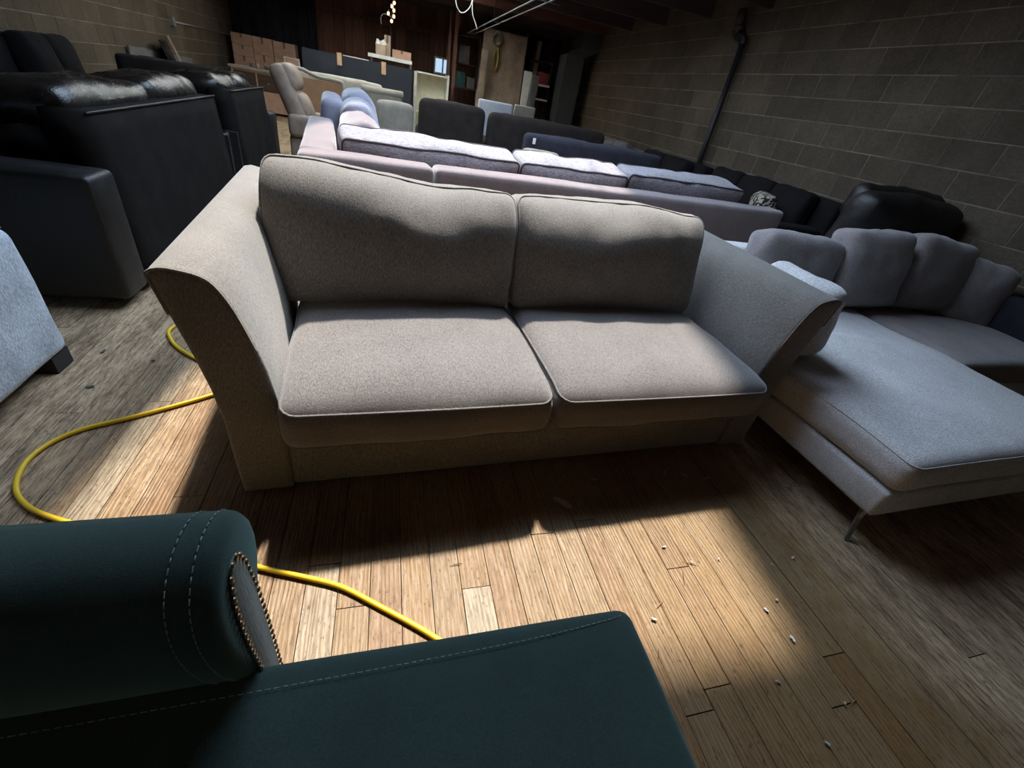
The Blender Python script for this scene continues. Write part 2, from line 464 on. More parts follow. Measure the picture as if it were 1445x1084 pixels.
def stations(L, r, n=4, nr=3):
    out = []
    for i in range(nr + 1):
        t = i / nr * math.pi / 2
        out.append((r * (1 - math.cos(t)) if False else r * (1 - math.cos(t)), r * (1 - math.sin(t))))
    a = out[:]
    mid = [(r + (L - 2 * r) * i / n, 0.0) for i in range(1, n)]
    b2 = [(L - s, ins) for s, ins in reversed(a)]
    return a + mid + b2
def fix_normals(o):
    import bmesh
    bm = bmesh.new(); bm.from_mesh(o.data)
    bmesh.ops.recalc_face_normals(bm, faces=bm.faces[:]); bm.to_mesh(o.data); bm.free()
    return o
def perimeter(hx, hy, r, n=10):
    """rounded-rectangle loop in xy"""
    out = []
    for cx, cy, a0 in ((hx - r, hy - r, 0), (-hx + r, hy - r, 90), (-hx + r, -hy + r, 180), (hx - r, -hy + r, 270)):
        for k in range(5):
            t = math.radians(a0 + k * 22.5)
            out.append((cx + r * math.cos(t), cy + r * math.sin(t)))
        # straight run
        nx = {0: (-hx + r, hy), 90: (-hx, -hy + r), 180: (hx - r, -hy), 270: (hx, hy - r)}[a0]
        lx, ly = out[-1]
        for k in range(1, n):
            out.append((lx + (nx[0] - lx) * k / n, ly + (nx[1] - ly) * k / n))
    return out

def cushion(name, size, mat, parent, loc, rot=(0, 0, 0), r=0.05, n=(14, 10, 5), puff=(0.01, 0.01, 0.03), wr=0.006, wf=5.0, seed=0.0,
            piping=None, seam_axis=2, seams=(1, -1), pr=0.005, deform=None, pw=2.0, subname='piping'):
    """soft box cushion with optional welt piping along its seams (a sub-part)"""
    g = rbox(size, r, 3, n, puff, wr, wf, seed, pw, deform)
    o = mobj(name, g[0], g[1], mat, parent, True, loc, rot)
    if piping is not None:
        H3 = np.array(size) / 2; gs = []
        a = seam_axis; o1, o2 = [k for k in range(3) if k != a]
        for s in seams:
            lp = []
            for (p, q) in perimeter(H3[o1], H3[o2], min(r, H3[o1] * .9, H3[o2] * .9), 12):
                v = [0, 0, 0]; v[o1] = p; v[o2] = q; v[a] = s * (H3[a] - r * 0.30)
                lp.append(v)
            pts = shape_pts(np.array(lp), H3, r * 0.999, puff, wr, wf, seed, pw)
            if deform is not None: pts = deform(pts)
            gs.append(tube(pts, pr, 6, True))
        gg = join(*gs)
        mobj(subname, gg[0], gg[1], piping, o, True)
    return o

# ------------------------------------------------------------------ room shell
floor = struct(mobj('floor', *box(XL - 0.2, XR + 0.2, YF - 0.2, YB + 0.2, -0.16, -0.022), M_SUB, None, False))
unit = bpy.data.meshes.new('plank_unit')
_bv, _bf = box(-.5, .5, -.5, .5, -.5, .5)
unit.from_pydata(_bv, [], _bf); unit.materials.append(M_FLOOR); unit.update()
PWID = 0.0853
def plank_rows():
    nrow = int((XR - XL) / PWID) + 1
    for i in range(nrow):
        xa = XL + i * PWID
        xb = min(xa + PWID, XR)
        y = YF - random.uniform(0, 2.0)
        while y < YB:
            Lg = random.uniform(1.5, 3.0)
            yield xa, xb, max(y, YF), min(y + Lg, YB)
            y += Lg
rest = []; nplank = 0
for xa, xb, ya, yb in plank_rows():
    if yb - ya < 0.05 or xb - xa < 0.02: continue
    hit = any(in_frame((xx, ya + (yb - ya) * t, 0), 0) for t in (0, .2, .4, .6, .8, 1) for xx in (xa, xb))
    top = random.uniform(-0.0012, 0.0008)
    if hit and ya < 2.9 and yb > -0.3 and nplank < 290 and -1.95 < xa < 3.0:
        o = bpy.data.objects.new('plank', unit)
        o.scale = (xb - xa - 0.0024, yb - ya - 0.003, 0.02)
        o.location = ((xa + xb) / 2, (ya + yb) / 2, top - 0.01)
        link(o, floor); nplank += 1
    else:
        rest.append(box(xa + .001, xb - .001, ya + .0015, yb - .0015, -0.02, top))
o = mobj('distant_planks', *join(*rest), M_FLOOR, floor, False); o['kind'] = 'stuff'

# concrete block walls: mortar slab + blocks standing 5 mm proud
bunit = bpy.data.meshes.new('block_unit')
import bmesh
bm = bmesh.new(); bmesh.ops.create_cube(bm, size=1.0)
bm.to_mesh(bunit); bm.free(); bunit.materials.append(M_BLOCK)
def block_wall(name, x, sgn):
    wall = struct(mobj(name, *box(min(x + sgn * 0.003, x + sgn * 0.2), max(x + sgn * 0.003, x + sgn * 0.2), YF - .2, YB + .2, -0.02, ZC + .1), M_MORTAR, None, False))
    rest = []; cnt = 0
    zs = 1.297 - 7 * 0.2035
    row = 0
    cand = []
    z = zs
    while z < ZC:
        y = YF + (0.04 if row % 2 else 0.235) - 0.4
        while y < YB:
            cand.append((max(y, YF), min(y + .397, YB), max(z, 0), min(z + .2035, ZC)))
            y += 0.397
        z += 0.2035; row += 1
    vis = []
    for c in cand:
        ya, yb, za, zb = c
        if yb - ya < .03 or zb - za < .02: continue
        cen = (x, (ya + yb) / 2, (za + zb) / 2)
        seen = in_frame(cen, 25) and za > 0.55
        d = math.hypot(cen[0], cen[1])
        (vis if seen else rest).append((d, c))
    vis.sort(); rest += vis[295:]; vis = vis[:295]
    J = 0.0045
    for d, (ya, yb, za, zb) in vis:
        o = bpy.data.objects.new('block', bunit)
        dep = 0.05
        pr = random.uniform(-0.0015, 0.0015)
        o.scale = (dep, yb - ya - 2 * J, zb - za - 2 * J)
        o.location = (x + sgn * (dep / 2 + pr), (ya + yb) / 2, (za + zb) / 2)
        link(o, wall)
    gs = [box(min(x, x + sgn * .05), max(x, x + sgn * .05), ya + J, yb - J, za + J, zb - J) for d, (ya, yb, za, zb) in rest]
    o = mobj('hidden_blocks', *join(*gs), M_BLOCK, wall, False); o['kind'] = 'stuff'
    return wall
wall_right = block_wall('wall_right', XR, 1)
wall_left = block_wall('wall_left', XL, -1)
struct(mobj('wall_front', *box(XL - .2, XR + .2, YF - .2, YF, -0.02, ZC + .1), M_PLAST, None, False))

# back wall of upright boards, with a small window opening
WX0, WX1, WZ0, WZ1 = 1.10, 1.56, 1.36, 1.72
wb = [box(XL - .2, WX0, YB + .03, YB + .2, -.02, ZC + .1), box(WX1, XR + .2, YB + .03, YB + .2, -.02, ZC + .1),
      box(WX0, WX1, YB + .03, YB + .2, -.02, WZ0), box(WX0, WX1, YB + .03, YB + .2, WZ1, ZC + .1)]
wall_back = struct(mobj('wall_back', *join(*wb), M_SUB, None, False))
x = XL
while x < XR - 0.02:
    w = random.choice((0.19, 0.24, 0.29)); xb = min(x + w, XR)
    if x < WX0 < xb: xb = WX0
    if x < WX1 < xb: xb = WX1
    segs = [(0, ZC)] if (xb <= WX0 + 1e-6 or x >= WX1 - 1e-6) else [(0, WZ0), (WZ1, ZC)]
    if random.random() < 0.35 and len(segs) == 1:
        c = random.uniform(1.5, 2.2); segs = [(0, c - .004), (c + .004, ZC)]
    for za, zb in segs:
        mobj('siding_board', *box(x + .004, xb - .004, YB + random.uniform(0, .012), YB + .03, za, zb), M_SIDING, wall_back, False)
    x = xb
for z in (2.12,):
    mobj('siding_rail', *box(XL, XR, YB - .05, YB, z, z + .09), M_SIDING, wall_back, False)
win = struct(mobj('window_1', *join(box(WX0, WX0 + .035, YB - .03, YB + .12, WZ0, WZ1), box(WX1 - .035, WX1, YB - .03, YB + .12, WZ0, WZ1),
     box(WX0 + .035, WX1 - .035, YB - .03, YB + .12, WZ0, WZ0 + .035), box(WX0 + .035, WX1 - .035, YB - .03, YB + .12, WZ1 - .035, WZ1),
     box((WX0 + WX1) / 2 - .015, (WX0 + WX1) / 2 + .015, YB - .02, YB + .11, WZ0 + .035, WZ1 - .035)), M_WHITE, None, False))
for xa, xb in ((WX0 + .035, (WX0 + WX1) / 2 - .015), ((WX0 + WX1) / 2 + .015, WX1 - .035)):
    mobj('pane', *box(xa, xb, YB + .05, YB + .056, WZ0 + .035, WZ1 - .035), M_GLASS, win, False)

# ceiling deck with a skylight and two added fill rooflights, shafts, joists
def ring(outer, inner, z0, z1):
    V = []; Fc = []
    for z in (z0, z1):
        V += [(p[0], p[1], z) for p in outer] + [(p[0], p[1], z) for p in inner]
    for i in range(4):
        j = (i + 1) % 4
        Fc.append((i, j, 4 + j, 4 + i)[::-1]); Fc.append((8 + i, 8 + j, 12 + j, 12 + i))
        Fc.append((4 + i, 4 + j, 12 + j, 12 + i)); Fc.append((i, 8 + i, 8 + j, j))
    return V, Fc
def rect(x0, x1, y0, y1): return [(x0, y0), (x1, y0), (x1, y1), (x0, y1)]
ceiling = struct(mobj('ceiling', *join(ring(rect(XL - .2, XR + .2, YF - .2, 0.5), FRONT_FILL, ZC, ZC + .1), ring(rect(XL - .2, XR + .2, 0.5, 6.2), SKY1, ZC, ZC + .1), ring(rect(XL - .2, XR + .2, 6.2, YB + .2), REAR_FILL, ZC, ZC + .1)), M_DECK, None, False))
for sk in (SKY1, REAR_FILL, FRONT_FILL):
    c = (sum(p[0] for p in sk) / 4, sum(p[1] for p in sk) / 4)
    outer = [(p[0] + .06 * (1 if p[0] > c[0] else -1), p[1] + .06 * (1 if p[1] > c[1] else -1)) for p in sk]
    mobj('skylight_curb', *ring(outer, sk, ZC + .1, ZC + .3), M_SHAFT, ceiling, False)
for sk in (REAR_FILL, FRONT_FILL):
    mobj('frosted_fill_pane', *box(sk[0][0] - .01, sk[1][0] + .01, sk[0][1] - .01, sk[2][1] + .01, ZC + .302, ZC + .306), M_FROST2 if sk is REAR_FILL else M_FROST3, ceiling, False)  # diffusing panes of the two added fill rooflights
k = -1
jy = 7.02 - 1.23 * 7
while jy < YB - 0.1:
    spans = [(XL, XR)]
    if -1.8 < jy < -0.8: spans = [(XL, -1.4), (-0.5, XR)]
    if 1.7 < jy < 5.7: spans = [(XL, -0.85), (2.20, XR)]
    if 6.6 < jy < 10.6: spans = [(XL, -1.8), (1.3, XR)]
    for xa, xb in spans:
        red = 10.3 < jy < 11.0
        mobj('joist', *box(xa, xb, jy - .04, jy + .04, 2.54, ZC), M_JRED if red else M_JOIST, ceiling, False)
    jy += 1.23

# ================================================================== the greige sofa in the middle
TH1 = math.radians(3.5)
s1 = thing('two_seat_sofa', 'greige two-seat sofa with flared arms and loose back cushions in the sunlight', 'sofa', (-0.447, 1.067, 0), TH1)
prof = [(0.0, 0.012), (-.003, .12), (-.004, .30), (-.014, .42), (-.032, .53), (-.056, .645), (-.070, .715), (-.076, .742), (-.066, .756),
        (-.040, .762), (-.010, .757), (.022, .748), (.046, .732), (.066, .700), (.084, .655), (.100, .60), (.116, .54), (.130, .47), (.141, .38), (.145, .30), (.145, .012)]
CU = 1.0425
def arm(mirror):
    st = stations(1.12, 0.016, 6)
    def to3(s, u, w):
        t = max(0, s) / 1.12
        lift = 0.025 * t * max(0, (w - 0.45) / 0.3)
        uu = u + 0.0 * t
        return ((2 * CU - uu) if mirror else uu, s, w + lift)
    g = loft(prof, st, to3)
    o = fix_normals(mobj('arm', g[0], g[1], M_S1, s1))
    # welt along the front edge of the arm
    q = offset2d(prof, 0.003)
    pts = [to3(0.003, p.x, p.y) for p in q[5:17]]
    mobj('piping', *tube(smooth_path(pts, 3), 0.0035, 6), M_S1, o)
    return o
arm(False); arm(True)
g = rbox((1.80, 0.10, 0.275), 0.015, 2, (20, 2, 4), (0, 0.006, 0), 0.002, 6, 1)
mobj('front_rail', g[0], g[1], M_S1, s1, True, (CU, 0.065, 0.151))
g = rbox((1.80, 0.74, 0.22), 0.01, 2, (6, 4, 2))
mobj('seat_deck', g[0], g[1], M_S1, s1, True, (CU, 0.49, 0.16))
g = rbox((1.84, 0.17, 0.70), 0.04, 3, (14, 2, 6), (0, 0.01, 0.0))
mobj('back_frame', g[0], g[1], M_S1, s1, True, (CU, 0.965, 0.40), (math.radians(-7), 0, 0))
for fx in (0.10, 1.98):
    for fy in (0.10, 1.02):
        g = rbox((0.05, 0.05, 0.03), 0.004, 1, (1, 1, 1))
        mobj('foot', g[0], g[1], M_BLK, s1, False, (fx, fy, 0.0135))
def seat_def(k):
    def f(V):
        V = V.copy()
        fr = np.clip((-V[:, 1] - 0.22) / 0.14, 0, 1)
        V[:, 2] -= 0.020 * fr ** 2                        # front edge rolls down
        return V
    return f
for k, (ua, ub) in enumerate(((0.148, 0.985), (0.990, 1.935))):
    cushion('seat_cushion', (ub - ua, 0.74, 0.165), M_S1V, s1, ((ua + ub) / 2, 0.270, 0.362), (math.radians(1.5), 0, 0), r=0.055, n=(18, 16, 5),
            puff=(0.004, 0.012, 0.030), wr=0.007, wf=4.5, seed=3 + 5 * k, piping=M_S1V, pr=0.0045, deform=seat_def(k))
def back_def(k):
    def f(V):
        V = V.copy()
        hx = V[:, 0].max()
        u = V[:, 0] / hx
        top = np.clip(V[:, 2] / 0.22, 0, 1)
        if k == 0:   V[:, 2] += top * (0.034 * np.clip(0.5 - u, 0, 2) ** 1.6 / 1.9 - 0.012 * np.exp(-((u - 0.25) / 0.4) ** 2))
        else:        V[:, 2] += top * (-0.012 * np.clip(u + 0.1, 0, 1) ** 2 + 0.006 * (1 - u ** 2))
        zz = np.clip(V[:, 2] - (0.055 - 0.035 * np.sin(u * 2.6 + 0.6 + 2.1 * k) - 0.012 * np.sin(u * 7.0 + k)), 0, 1)
        V[:, 1] += 2.3 * zz ** 2
        V[:, 1] -= 0.016 * np.sin(np.clip(V[:, 2] + 0.2, 0, 1) * 6) * (1 - u ** 2)
        return V
    return f
for k, (ua, ub, tz) in enumerate(((0.065, 0.975, 0.5), (0.985, 1.915, -0.6))):
    cushion('back_cushion', (ub - ua, 0.17, 0.46), M_S1, s1, ((ua + ub) / 2, 0.620, 0.660), (math.radians(-13), math.radians(tz), 0), r=0.045, n=(24, 4, 18),
            puff=(0.012, 0.045, 0.012), wr=0.012, wf=5.0, seed=11 + 7 * k, piping=M_S1, seam_axis=1, seams=(1, -1), pr=0.0045, deform=back_def(k))

# ================================================================== the mauve sectional behind it
TH2 = math.radians(6.2)
s2 = thing('l_shaped_sectional', 'mauve plush sectional with corded box cushions, backed up behind the greige sofa', 'sectional sofa', (-0.455, 2.575, 0), TH2)
def soft(name, size, mat, parent, loc, r=0.03, rot=(0, 0, 0), n=(8, 4, 6), puff=(0, 0, 0), wr=0.0, wf=4, seed=0, deform=None):
    g = rbox(size, r, 3, n, puff, wr, wf, seed, 2.0, deform)
    return mobj(name, g[0], g[1], mat, parent, True, loc, rot)
def hang(z):   # straight-box helper centre height
    return z / 2
soft('back_frame', (0.70, 0.19, 0.74), M_S2, s2, (0.355, 0.095, 0.43), 0.035, n=(12, 2, 10), puff=(0, 0.012, 0.006), wr=0.004, seed=2)
soft('back_frame', (2.80, 0.19, 0.74), M_S2, s2, (2.115, 0.095, 0.43), 0.035, n=(36, 2, 10), puff=(0, 0.012, 0.006), wr=0.005, seed=4)
soft('seat_base', (3.30, 0.86, 0.24), M_S2, s2, (1.86, 0.625, 0.18), 0.02)
soft('side_back_frame', (0.19, 1.65, 0.74), M_S2, s2, (0.105, 1.02, 0.43), 0.035, n=(2, 16, 8), puff=(0.012, 0, 0.0), wr=0.006, seed=6)
soft('side_seat_base', (0.86, 1.60, 0.24), M_S2, s2, (0.64, 1.86, 0.18), 0.02)
for ua, ub in ((0.22, 1.28), (1.29, 2.08), (2.09, 3.46)):
    cushion('seat_cushion', (ub - ua, 0.82, 0.17), M_S2, s2, ((ua + ub) / 2, 0.62, 0.385), r=0.05, n=(10, 8, 3), puff=(0, 0, 0.02))
for ua, ub, k in ((0.22, 1.00, 0),):
    cushion('seat_cushion', (ub - ua, 1.45, 0.17), M_S2, s2, ((ua + ub) / 2, 1.78, 0.385), r=0.05, n=(8, 10, 3), puff=(0, 0, 0.02))
for k, (ua, ub, zt) in enumerate(((0.225, 1.285, 0.905), (1.30, 2.12, 0.91), (2.13, 3.24, 0.93))):
    cushion('back_cushion', (ub - ua, 0.25, 0.46), M_S2C, s2, ((ua + ub) / 2, 0.375, zt - 0.245), (math.radians(12), 0, 0), r=0.035, n=(22, 6, 12),
            puff=(0.0, 0.045, 0.016), wr=0.019, wf=4.8, seed=21 + k * 3, piping=M_S2P, seam_axis=1, seams=(1, -1), pr=0.007)
# return along the aisle: shade beyond the skylight is put into its cushion colour
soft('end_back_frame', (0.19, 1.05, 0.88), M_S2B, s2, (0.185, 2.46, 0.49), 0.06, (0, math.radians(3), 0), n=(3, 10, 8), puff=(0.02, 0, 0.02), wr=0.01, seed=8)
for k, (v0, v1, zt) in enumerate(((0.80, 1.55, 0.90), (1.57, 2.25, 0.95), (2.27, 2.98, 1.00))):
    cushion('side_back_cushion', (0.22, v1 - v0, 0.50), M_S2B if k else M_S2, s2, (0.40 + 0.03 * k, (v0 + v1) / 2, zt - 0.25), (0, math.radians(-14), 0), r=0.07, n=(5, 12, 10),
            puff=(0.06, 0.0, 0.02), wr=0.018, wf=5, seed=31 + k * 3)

# ================================================================== the grey sectional with a chaise on the right
TH3 = math.radians(2.0)
s3 = thing('chaise_sectional', 'grey melange sectional with a long chaise and slim metal legs by the block wall', 'sectional sofa', (1.712, 0.635, 0), TH3)
def ch_def(V):
    V = V.copy()
    up = np.clip(V[:, 2] / 0.05, 0, 1)
    V[:, 2] += 0.006 * np.sin(V[:, 1] * 9 + V[:, 0] * 2) * up
    for v0, am, wd, sl in ((0.30, 0.010, 0.030, 0.10), (0.22, 0.008, 0.025, 0.22), (0.40, 0.008, 0.028, -0.05)):
        d = V[:, 1] - v0 + sl * (V[:, 0] + 0.2)
        V[:, 2] += up * am * np.exp(-(d / wd) ** 2) * np.exp(-((V[:, 0] + 0.2) / 0.42) ** 2)
    return V
soft('chaise_base', (1.31, 1.66, 0.125), M_S3, s3, (0.665, 0.85, 0.195), 0.02, n=(10, 12, 2))
soft('seat_base', (1.17, 1.02, 0.125), M_S3, s3, (1.915, 1.17, 0.195), 0.02)
cushion('chaise_cushion', (1.32, 1.34, 0.155), M_S3, s3, (0.665, 0.68, 0.335), r=0.05, n=(26, 46, 4), puff=(0, 0, 0.028), wr=0.006, wf=3.4, seed=41,
        piping=M_S3, pr=0.003, seams=(1,), deform=ch_def, subname='seam')
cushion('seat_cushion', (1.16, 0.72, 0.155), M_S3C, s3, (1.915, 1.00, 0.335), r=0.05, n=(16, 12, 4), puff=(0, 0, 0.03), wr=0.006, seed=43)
soft('back_frame', (2.46, 0.16, 0.56), M_S3, s3, (1.24, 1.62, 0.40), 0.04)
soft('side_arm', (0.15, 0.62, 0.44), M_S3, s3, (0.095, 1.36, 0.475), 0.045, n=(3, 8, 6))
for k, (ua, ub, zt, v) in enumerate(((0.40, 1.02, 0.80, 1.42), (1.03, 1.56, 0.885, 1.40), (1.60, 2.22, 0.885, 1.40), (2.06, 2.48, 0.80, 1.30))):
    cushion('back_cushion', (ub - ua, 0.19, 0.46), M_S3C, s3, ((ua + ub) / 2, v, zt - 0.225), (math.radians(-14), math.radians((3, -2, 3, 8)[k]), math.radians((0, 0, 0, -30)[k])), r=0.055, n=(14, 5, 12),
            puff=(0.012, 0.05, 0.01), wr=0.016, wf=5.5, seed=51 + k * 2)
soft('side_arm', (0.14, 0.80, 0.42), M_NVY, s3, (2.43, 0.98, 0.44), 0.045)  # far arm of the grey sofa; dark cloth stands in for its shade
def blade_leg(u, v, su, sv):
    pts = [(-0.004, 0.132), (0.060, 0.132), (0.045, 0.124), (0.026, 0.112), (0.013, 0.094), (0.002, 0.070), (-0.036, 0.0), (-0.048, 0.0), (-0.014, 0.070), (-0.004, 0.094), (-0.001, 0.112)]
    V = []; Fc = []
    # an angled blade: splayed outwards to the corner
    n = len(pts)
    for t in (-0.007, 0.007):
        for (a, z) in pts:
            V.append((u + su * (a * 0.7071 + t * 0.7071), v + sv * (a * 0.7071 - t * 0.7071), z))
    Fc.append(tuple(reversed(range(n)))); Fc.append(tuple(n + i for i in range(n)))
    for i in range(n): Fc.append((i, (i + 1) % n, n + (i + 1) % n, n + i))
    pl = box(min(u, u + su * .11), max(u, u + su * .11), min(v, v + sv * .11), max(v, v + sv * .11), 0.128, 0.134)
    o = fix_normals(mobj('leg', *join((V, Fc), pl), M_CHROME, s3, False)); return o
blade_leg(0.03, 0.05, 1, 1); blade_leg(1.28, 0.05, -1, 1); blade_leg(0.03, 1.62, 1, -1); blade_leg(2.45, 1.62, -1, -1); blade_leg(2.45, 0.70, -1, 1)
p = mobj('throw_pillow', *rbox((0.14, 0.40, 0.34), 0.065, 3, (5, 10, 10), (0.05, 0, 0), 0.012, 7, 61), M_S3, None, True, (1.818, 1.47, 0.605), (0, math.radians(-13), math.radians(4)))
tag(p, 'puffy grey chenille pillow propped on the chaise against the arm of the greige sofa', 'pillow')

# ================================================================== the green velvet chaise in the foreground
gr = thing('velvet_chaise', 'dark green velvet chaise with rolled arm, pale topstitching and brass nailheads', 'chaise', (0, 0, 0))
aprof = [(.402, .075), (.405, .20), (.408, .33), (.412, .44), (.419, .505), (.434, .538), (.452, .567), (.461, .605), (.456, .648), (.438, .682), (.410, .704), (.375, .712),
         (.340, .704), (.312, .680), (.298, .645), (.294, .605), (.297, .56), (.306, .51), (.320, .462), (.334, .425), (.340, .38), (.340, .075)]
g = loft(aprof, [(-1.36, 0.0)] + [(-0.205 - (1 - i / 8) * 1.15, 0) for i in range(1, 9)] + [(-0.197, 0.002), (-0.190, 0.009), (-0.187, 0.020)], lambda s, u, w: (s, u, w))
ga = fix_normals(mobj('arm', g[0], g[1], M_GRN, gr))
# recessed front panel with nailheads round its edge
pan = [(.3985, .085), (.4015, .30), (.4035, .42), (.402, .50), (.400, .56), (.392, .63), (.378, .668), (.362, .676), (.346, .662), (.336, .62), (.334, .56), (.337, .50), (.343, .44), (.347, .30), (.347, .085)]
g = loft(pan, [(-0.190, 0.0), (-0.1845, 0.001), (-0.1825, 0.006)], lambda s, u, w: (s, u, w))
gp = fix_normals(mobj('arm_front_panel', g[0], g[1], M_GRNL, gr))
# nails
nv, nf = [], []
nseg = 8
for ring_i, (rr, hh) in enumerate(((0.0048, 0.0), (0.0040, 0.0020), (0.0020, 0.0033))):
    for kk in range(nseg):
        an = 2 * math.pi * kk / nseg; nv.append((hh, rr * math.cos(an), rr * math.sin(an)))
nv.append((0.0037, 0, 0))
for i in range(2):
    for kk in range(nseg): nf.append((i * nseg + kk, i * nseg + (kk + 1) % nseg, (i + 1) * nseg + (kk + 1) % nseg, (i + 1) * nseg + kk))
for kk in range(nseg): nf.append((2 * nseg + kk, 2 * nseg + (kk + 1) % nseg, 3 * nseg))
nail_me = bpy.data.meshes.new('nailhead'); nail_me.from_pydata(nv, [], nf); nail_me.update(); nail_me.materials.append(M_NAIL)
nail_me.polygons.foreach_set('use_smooth', [True] * len(nail_me.polygons))
ol = offset2d(pan, -0.0005)
path = [Vector((0, p.x, p.y)) for p in ol]
acc = 0.0; step = 0.0165
for i in range(len(path) - 1):
    a, b2 = path[i], path[i + 1]; L = (b2 - a).length; t = step - acc if acc else 0.0
    while t <= L:
        q = a.lerp(b2, t / L)
        if q.z > 0.26:
            o = bpy.data.objects.new('nailhead', nail_me); o.location = (-0.1835, q.y, q.z); link(o, gr)
        t += step
    acc = (L - (t - step)) % step
# topstitching: dashes joined per seam (one line each)
def dashes(pts, dash=0.0075, gap=0.004, rad=0.0007):
    P = smooth_path(pts, 8); gs = []; on = True; left = dash; cur = [P[0]]
    for i in range(len(P) - 1):
        a, b2 = P[i], P[i + 1]; L = (b2 - a).length; pos = 0.0
        while L - pos > left:
            pos += left; q = a.lerp(b2, pos / L)
            if on:
                cur.append(q)
                if len(cur) > 1: gs.append(tube(cur, rad, 5))
            on = not on; left = dash if on else gap; cur = [q]
        left -= L - pos
        if on: cur.append(b2)
    return join(*gs)
up = offset2d(aprof, -0.0008)
for xs in (-0.212, -0.236):
    mobj('topstitch', *dashes([(xs, q.x, q.y) for q in up[5:20]]), M_STITCH, gr)
# seat: long upholstered slab running out past the arm
GX0, GX1, GY0, GY1, GZ = -1.36, 0.452, -0.62, 0.352, 0.435
def green_def(V):
    V = V.copy()
    return V
g = rbox((GX1 - GX0, GY1 - GY0, 0.20), 0.030, 4, (24, 16, 3), (0, 0, 0.004), 0.0015, 4, 71)
mobj('seat', g[0], g[1], M_GRN, gr, True, ((GX0 + GX1) / 2, (GY0 + GY1) / 2, GZ - 0.10))
g = rbox((GX1 - GX0 - 0.02, GY1 - GY0 - 0.02, 0.17), 0.015, 2, (8, 6, 2))
mobj('base', g[0], g[1], M_GRN, gr, True, ((GX0 + GX1) / 2, (GY0 + GY1) / 2, 0.155))
mobj('topstitch', *dashes([(-0.55, 0.306, GZ + .0035), (-0.2, 0.308, GZ + .004), (0.05, 0.311, GZ + .004), (0.25, 0.316, GZ + .003), (0.40, 0.327, GZ + .0005), (0.424, 0.334, GZ - .003)]), M_STITCH, gr)
g = rbox((0.20, 0.97, 0.80), 0.06, 3, (3, 8, 8), (0.02, 0, 0))
mobj('backrest', g[0], g[1], M_GRN, gr, True, (-1.45, (GY0 + GY1) / 2, 0.475))
for lx in (-1.30, 0.38):
    for ly in (-0.55, 0.28):
        V, Fc = tube([(lx, ly, 0.075), (lx, ly, 0.0)], [0.024, 0.015], 10)
        mobj('leg', V, Fc, M_DWOOD, gr)

# ================================================================== slate ottoman on the left
ot = thing('slate_ottoman', 'slate blue tweed ottoman block on black feet at the aisle', 'ottoman', (-1.245, 1.87, 0))
def ott_def(V):
    V = V.copy()
    t = (V[:, 2] + 0.245) / 0.49
    V[:, 0] -= 0.010 * t; V[:, 1] -= 0.010 * t
    return V
g = rbox((0.95, 1.0, 0.49), 0.045, 4, (14, 14, 8), (0.012, 0.012, 0.010), 0.005, 3, 81, 2.0, ott_def)
mobj('body', g[0], g[1], M_OTT, ot, True, (-0.475, -0.50, 0.308))
pts = [(-0.02, -0.98, .553), (-0.012, -0.5, .56), (-0.022, -0.04, .553)]
mobj('seam', *tube(smooth_path(pts, 6), 0.0025, 5), M_OTT, ot)
for fx in (-0.06, -0.89):
    for fy in (-0.06, -0.94):
        mobj('foot', *box(fx - .05, fx + .045, fy - .05, fy + .05, 0, 0.07), M_BLK, ot, False)

# ================================================================== black leather reclining sofa on the left
le = thing('reclining_sofa', 'black leather reclining sofa seen from behind with puffy head cushions', 'recliner sofa', (-1.235, 2.33, 0))
# local: x grows towards the aisle (0 at the outer back), y along the row
def backpanel(y0, y1, zt, xo):
    V = []; ny = 14; nz = 8; Fc = []
    for j in range(nz + 1):
        for i in range(ny + 1):
            y = y0 + (y1 - y0) * i / ny; t = j / nz; z = 0.06 + (zt - 0.06) * t
            w = noise.noise(Vector((y * 6, z * 1.2, 3.3))) * 0.010 * math.sin(math.pi * min(1, t * 1.05))
            V.append((xo - 0.045 * (1 - t) ** 0 * 0 - 0.05 * t + w, y, z))
    for j in range(nz):
        for i in range(ny):
            a = j * (ny + 1) + i; Fc.append((a, a + 1, a + ny + 2, a + ny + 1))
    nfront = len(V)
    V += [(v[0] - 0.17, v[1], v[2]) for v in V[:nfront]]
    for j in range(nz):
        for i in range(ny):
            a = nfront + j * (ny + 1) + i; Fc.append((a, a + ny + 1, a + ny + 2, a + 1))
    for i in range(ny):
        t0 = nz * (ny + 1) + i; Fc.append((t0, t0 + 1, nfront + t0 + 1, nfront + t0)); Fc.append((i + 1, i, nfront + i, nfront + i + 1))
    for j in range(nz):
        for e in (0, ny):
            a = j * (ny + 1) + e; q = (a, a + ny + 1, nfront + a + ny + 1, nfront + a)
            Fc.append(q if e == 0 else tuple(reversed(q)))
    o = fix_normals(mobj('back_panel', V, Fc, M_BACKCLOTH, le))
    # top welt
    mobj('welt', *tube([(xo - 0.05 + 0.004, y0 + (y1 - y0) * i / 10, zt + .002) for i in range(11)], 0.006, 6), M_LEAD, o)
    return o
backpanel(0.24, 1.98, 0.83, 0.0); backpanel(2.42, 3.58, 0.845, 0.0)
soft('arm', (0.94, 0.22, 0.57), M_LEAD, le, (-0.47, 0.115, 0.335), 0.03, n=(10, 3, 6), puff=(0, 0.01, 0.012), wr=0.004, seed=3)
mobj('seam', *tube([(-0.055, 0.02, 0.605), (-0.055, 0.21, 0.605)], 0.005, 6), M_LEA, le)
mobj('seam', *tube([(-0.40, 0.02, 0.613), (-0.40, 0.21, 0.613)], 0.005, 6), M_LEA, le)
soft('arm', (0.94, 0.22, 0.57), M_LEAD, le, (-0.47, 3.72, 0.335), 0.03)
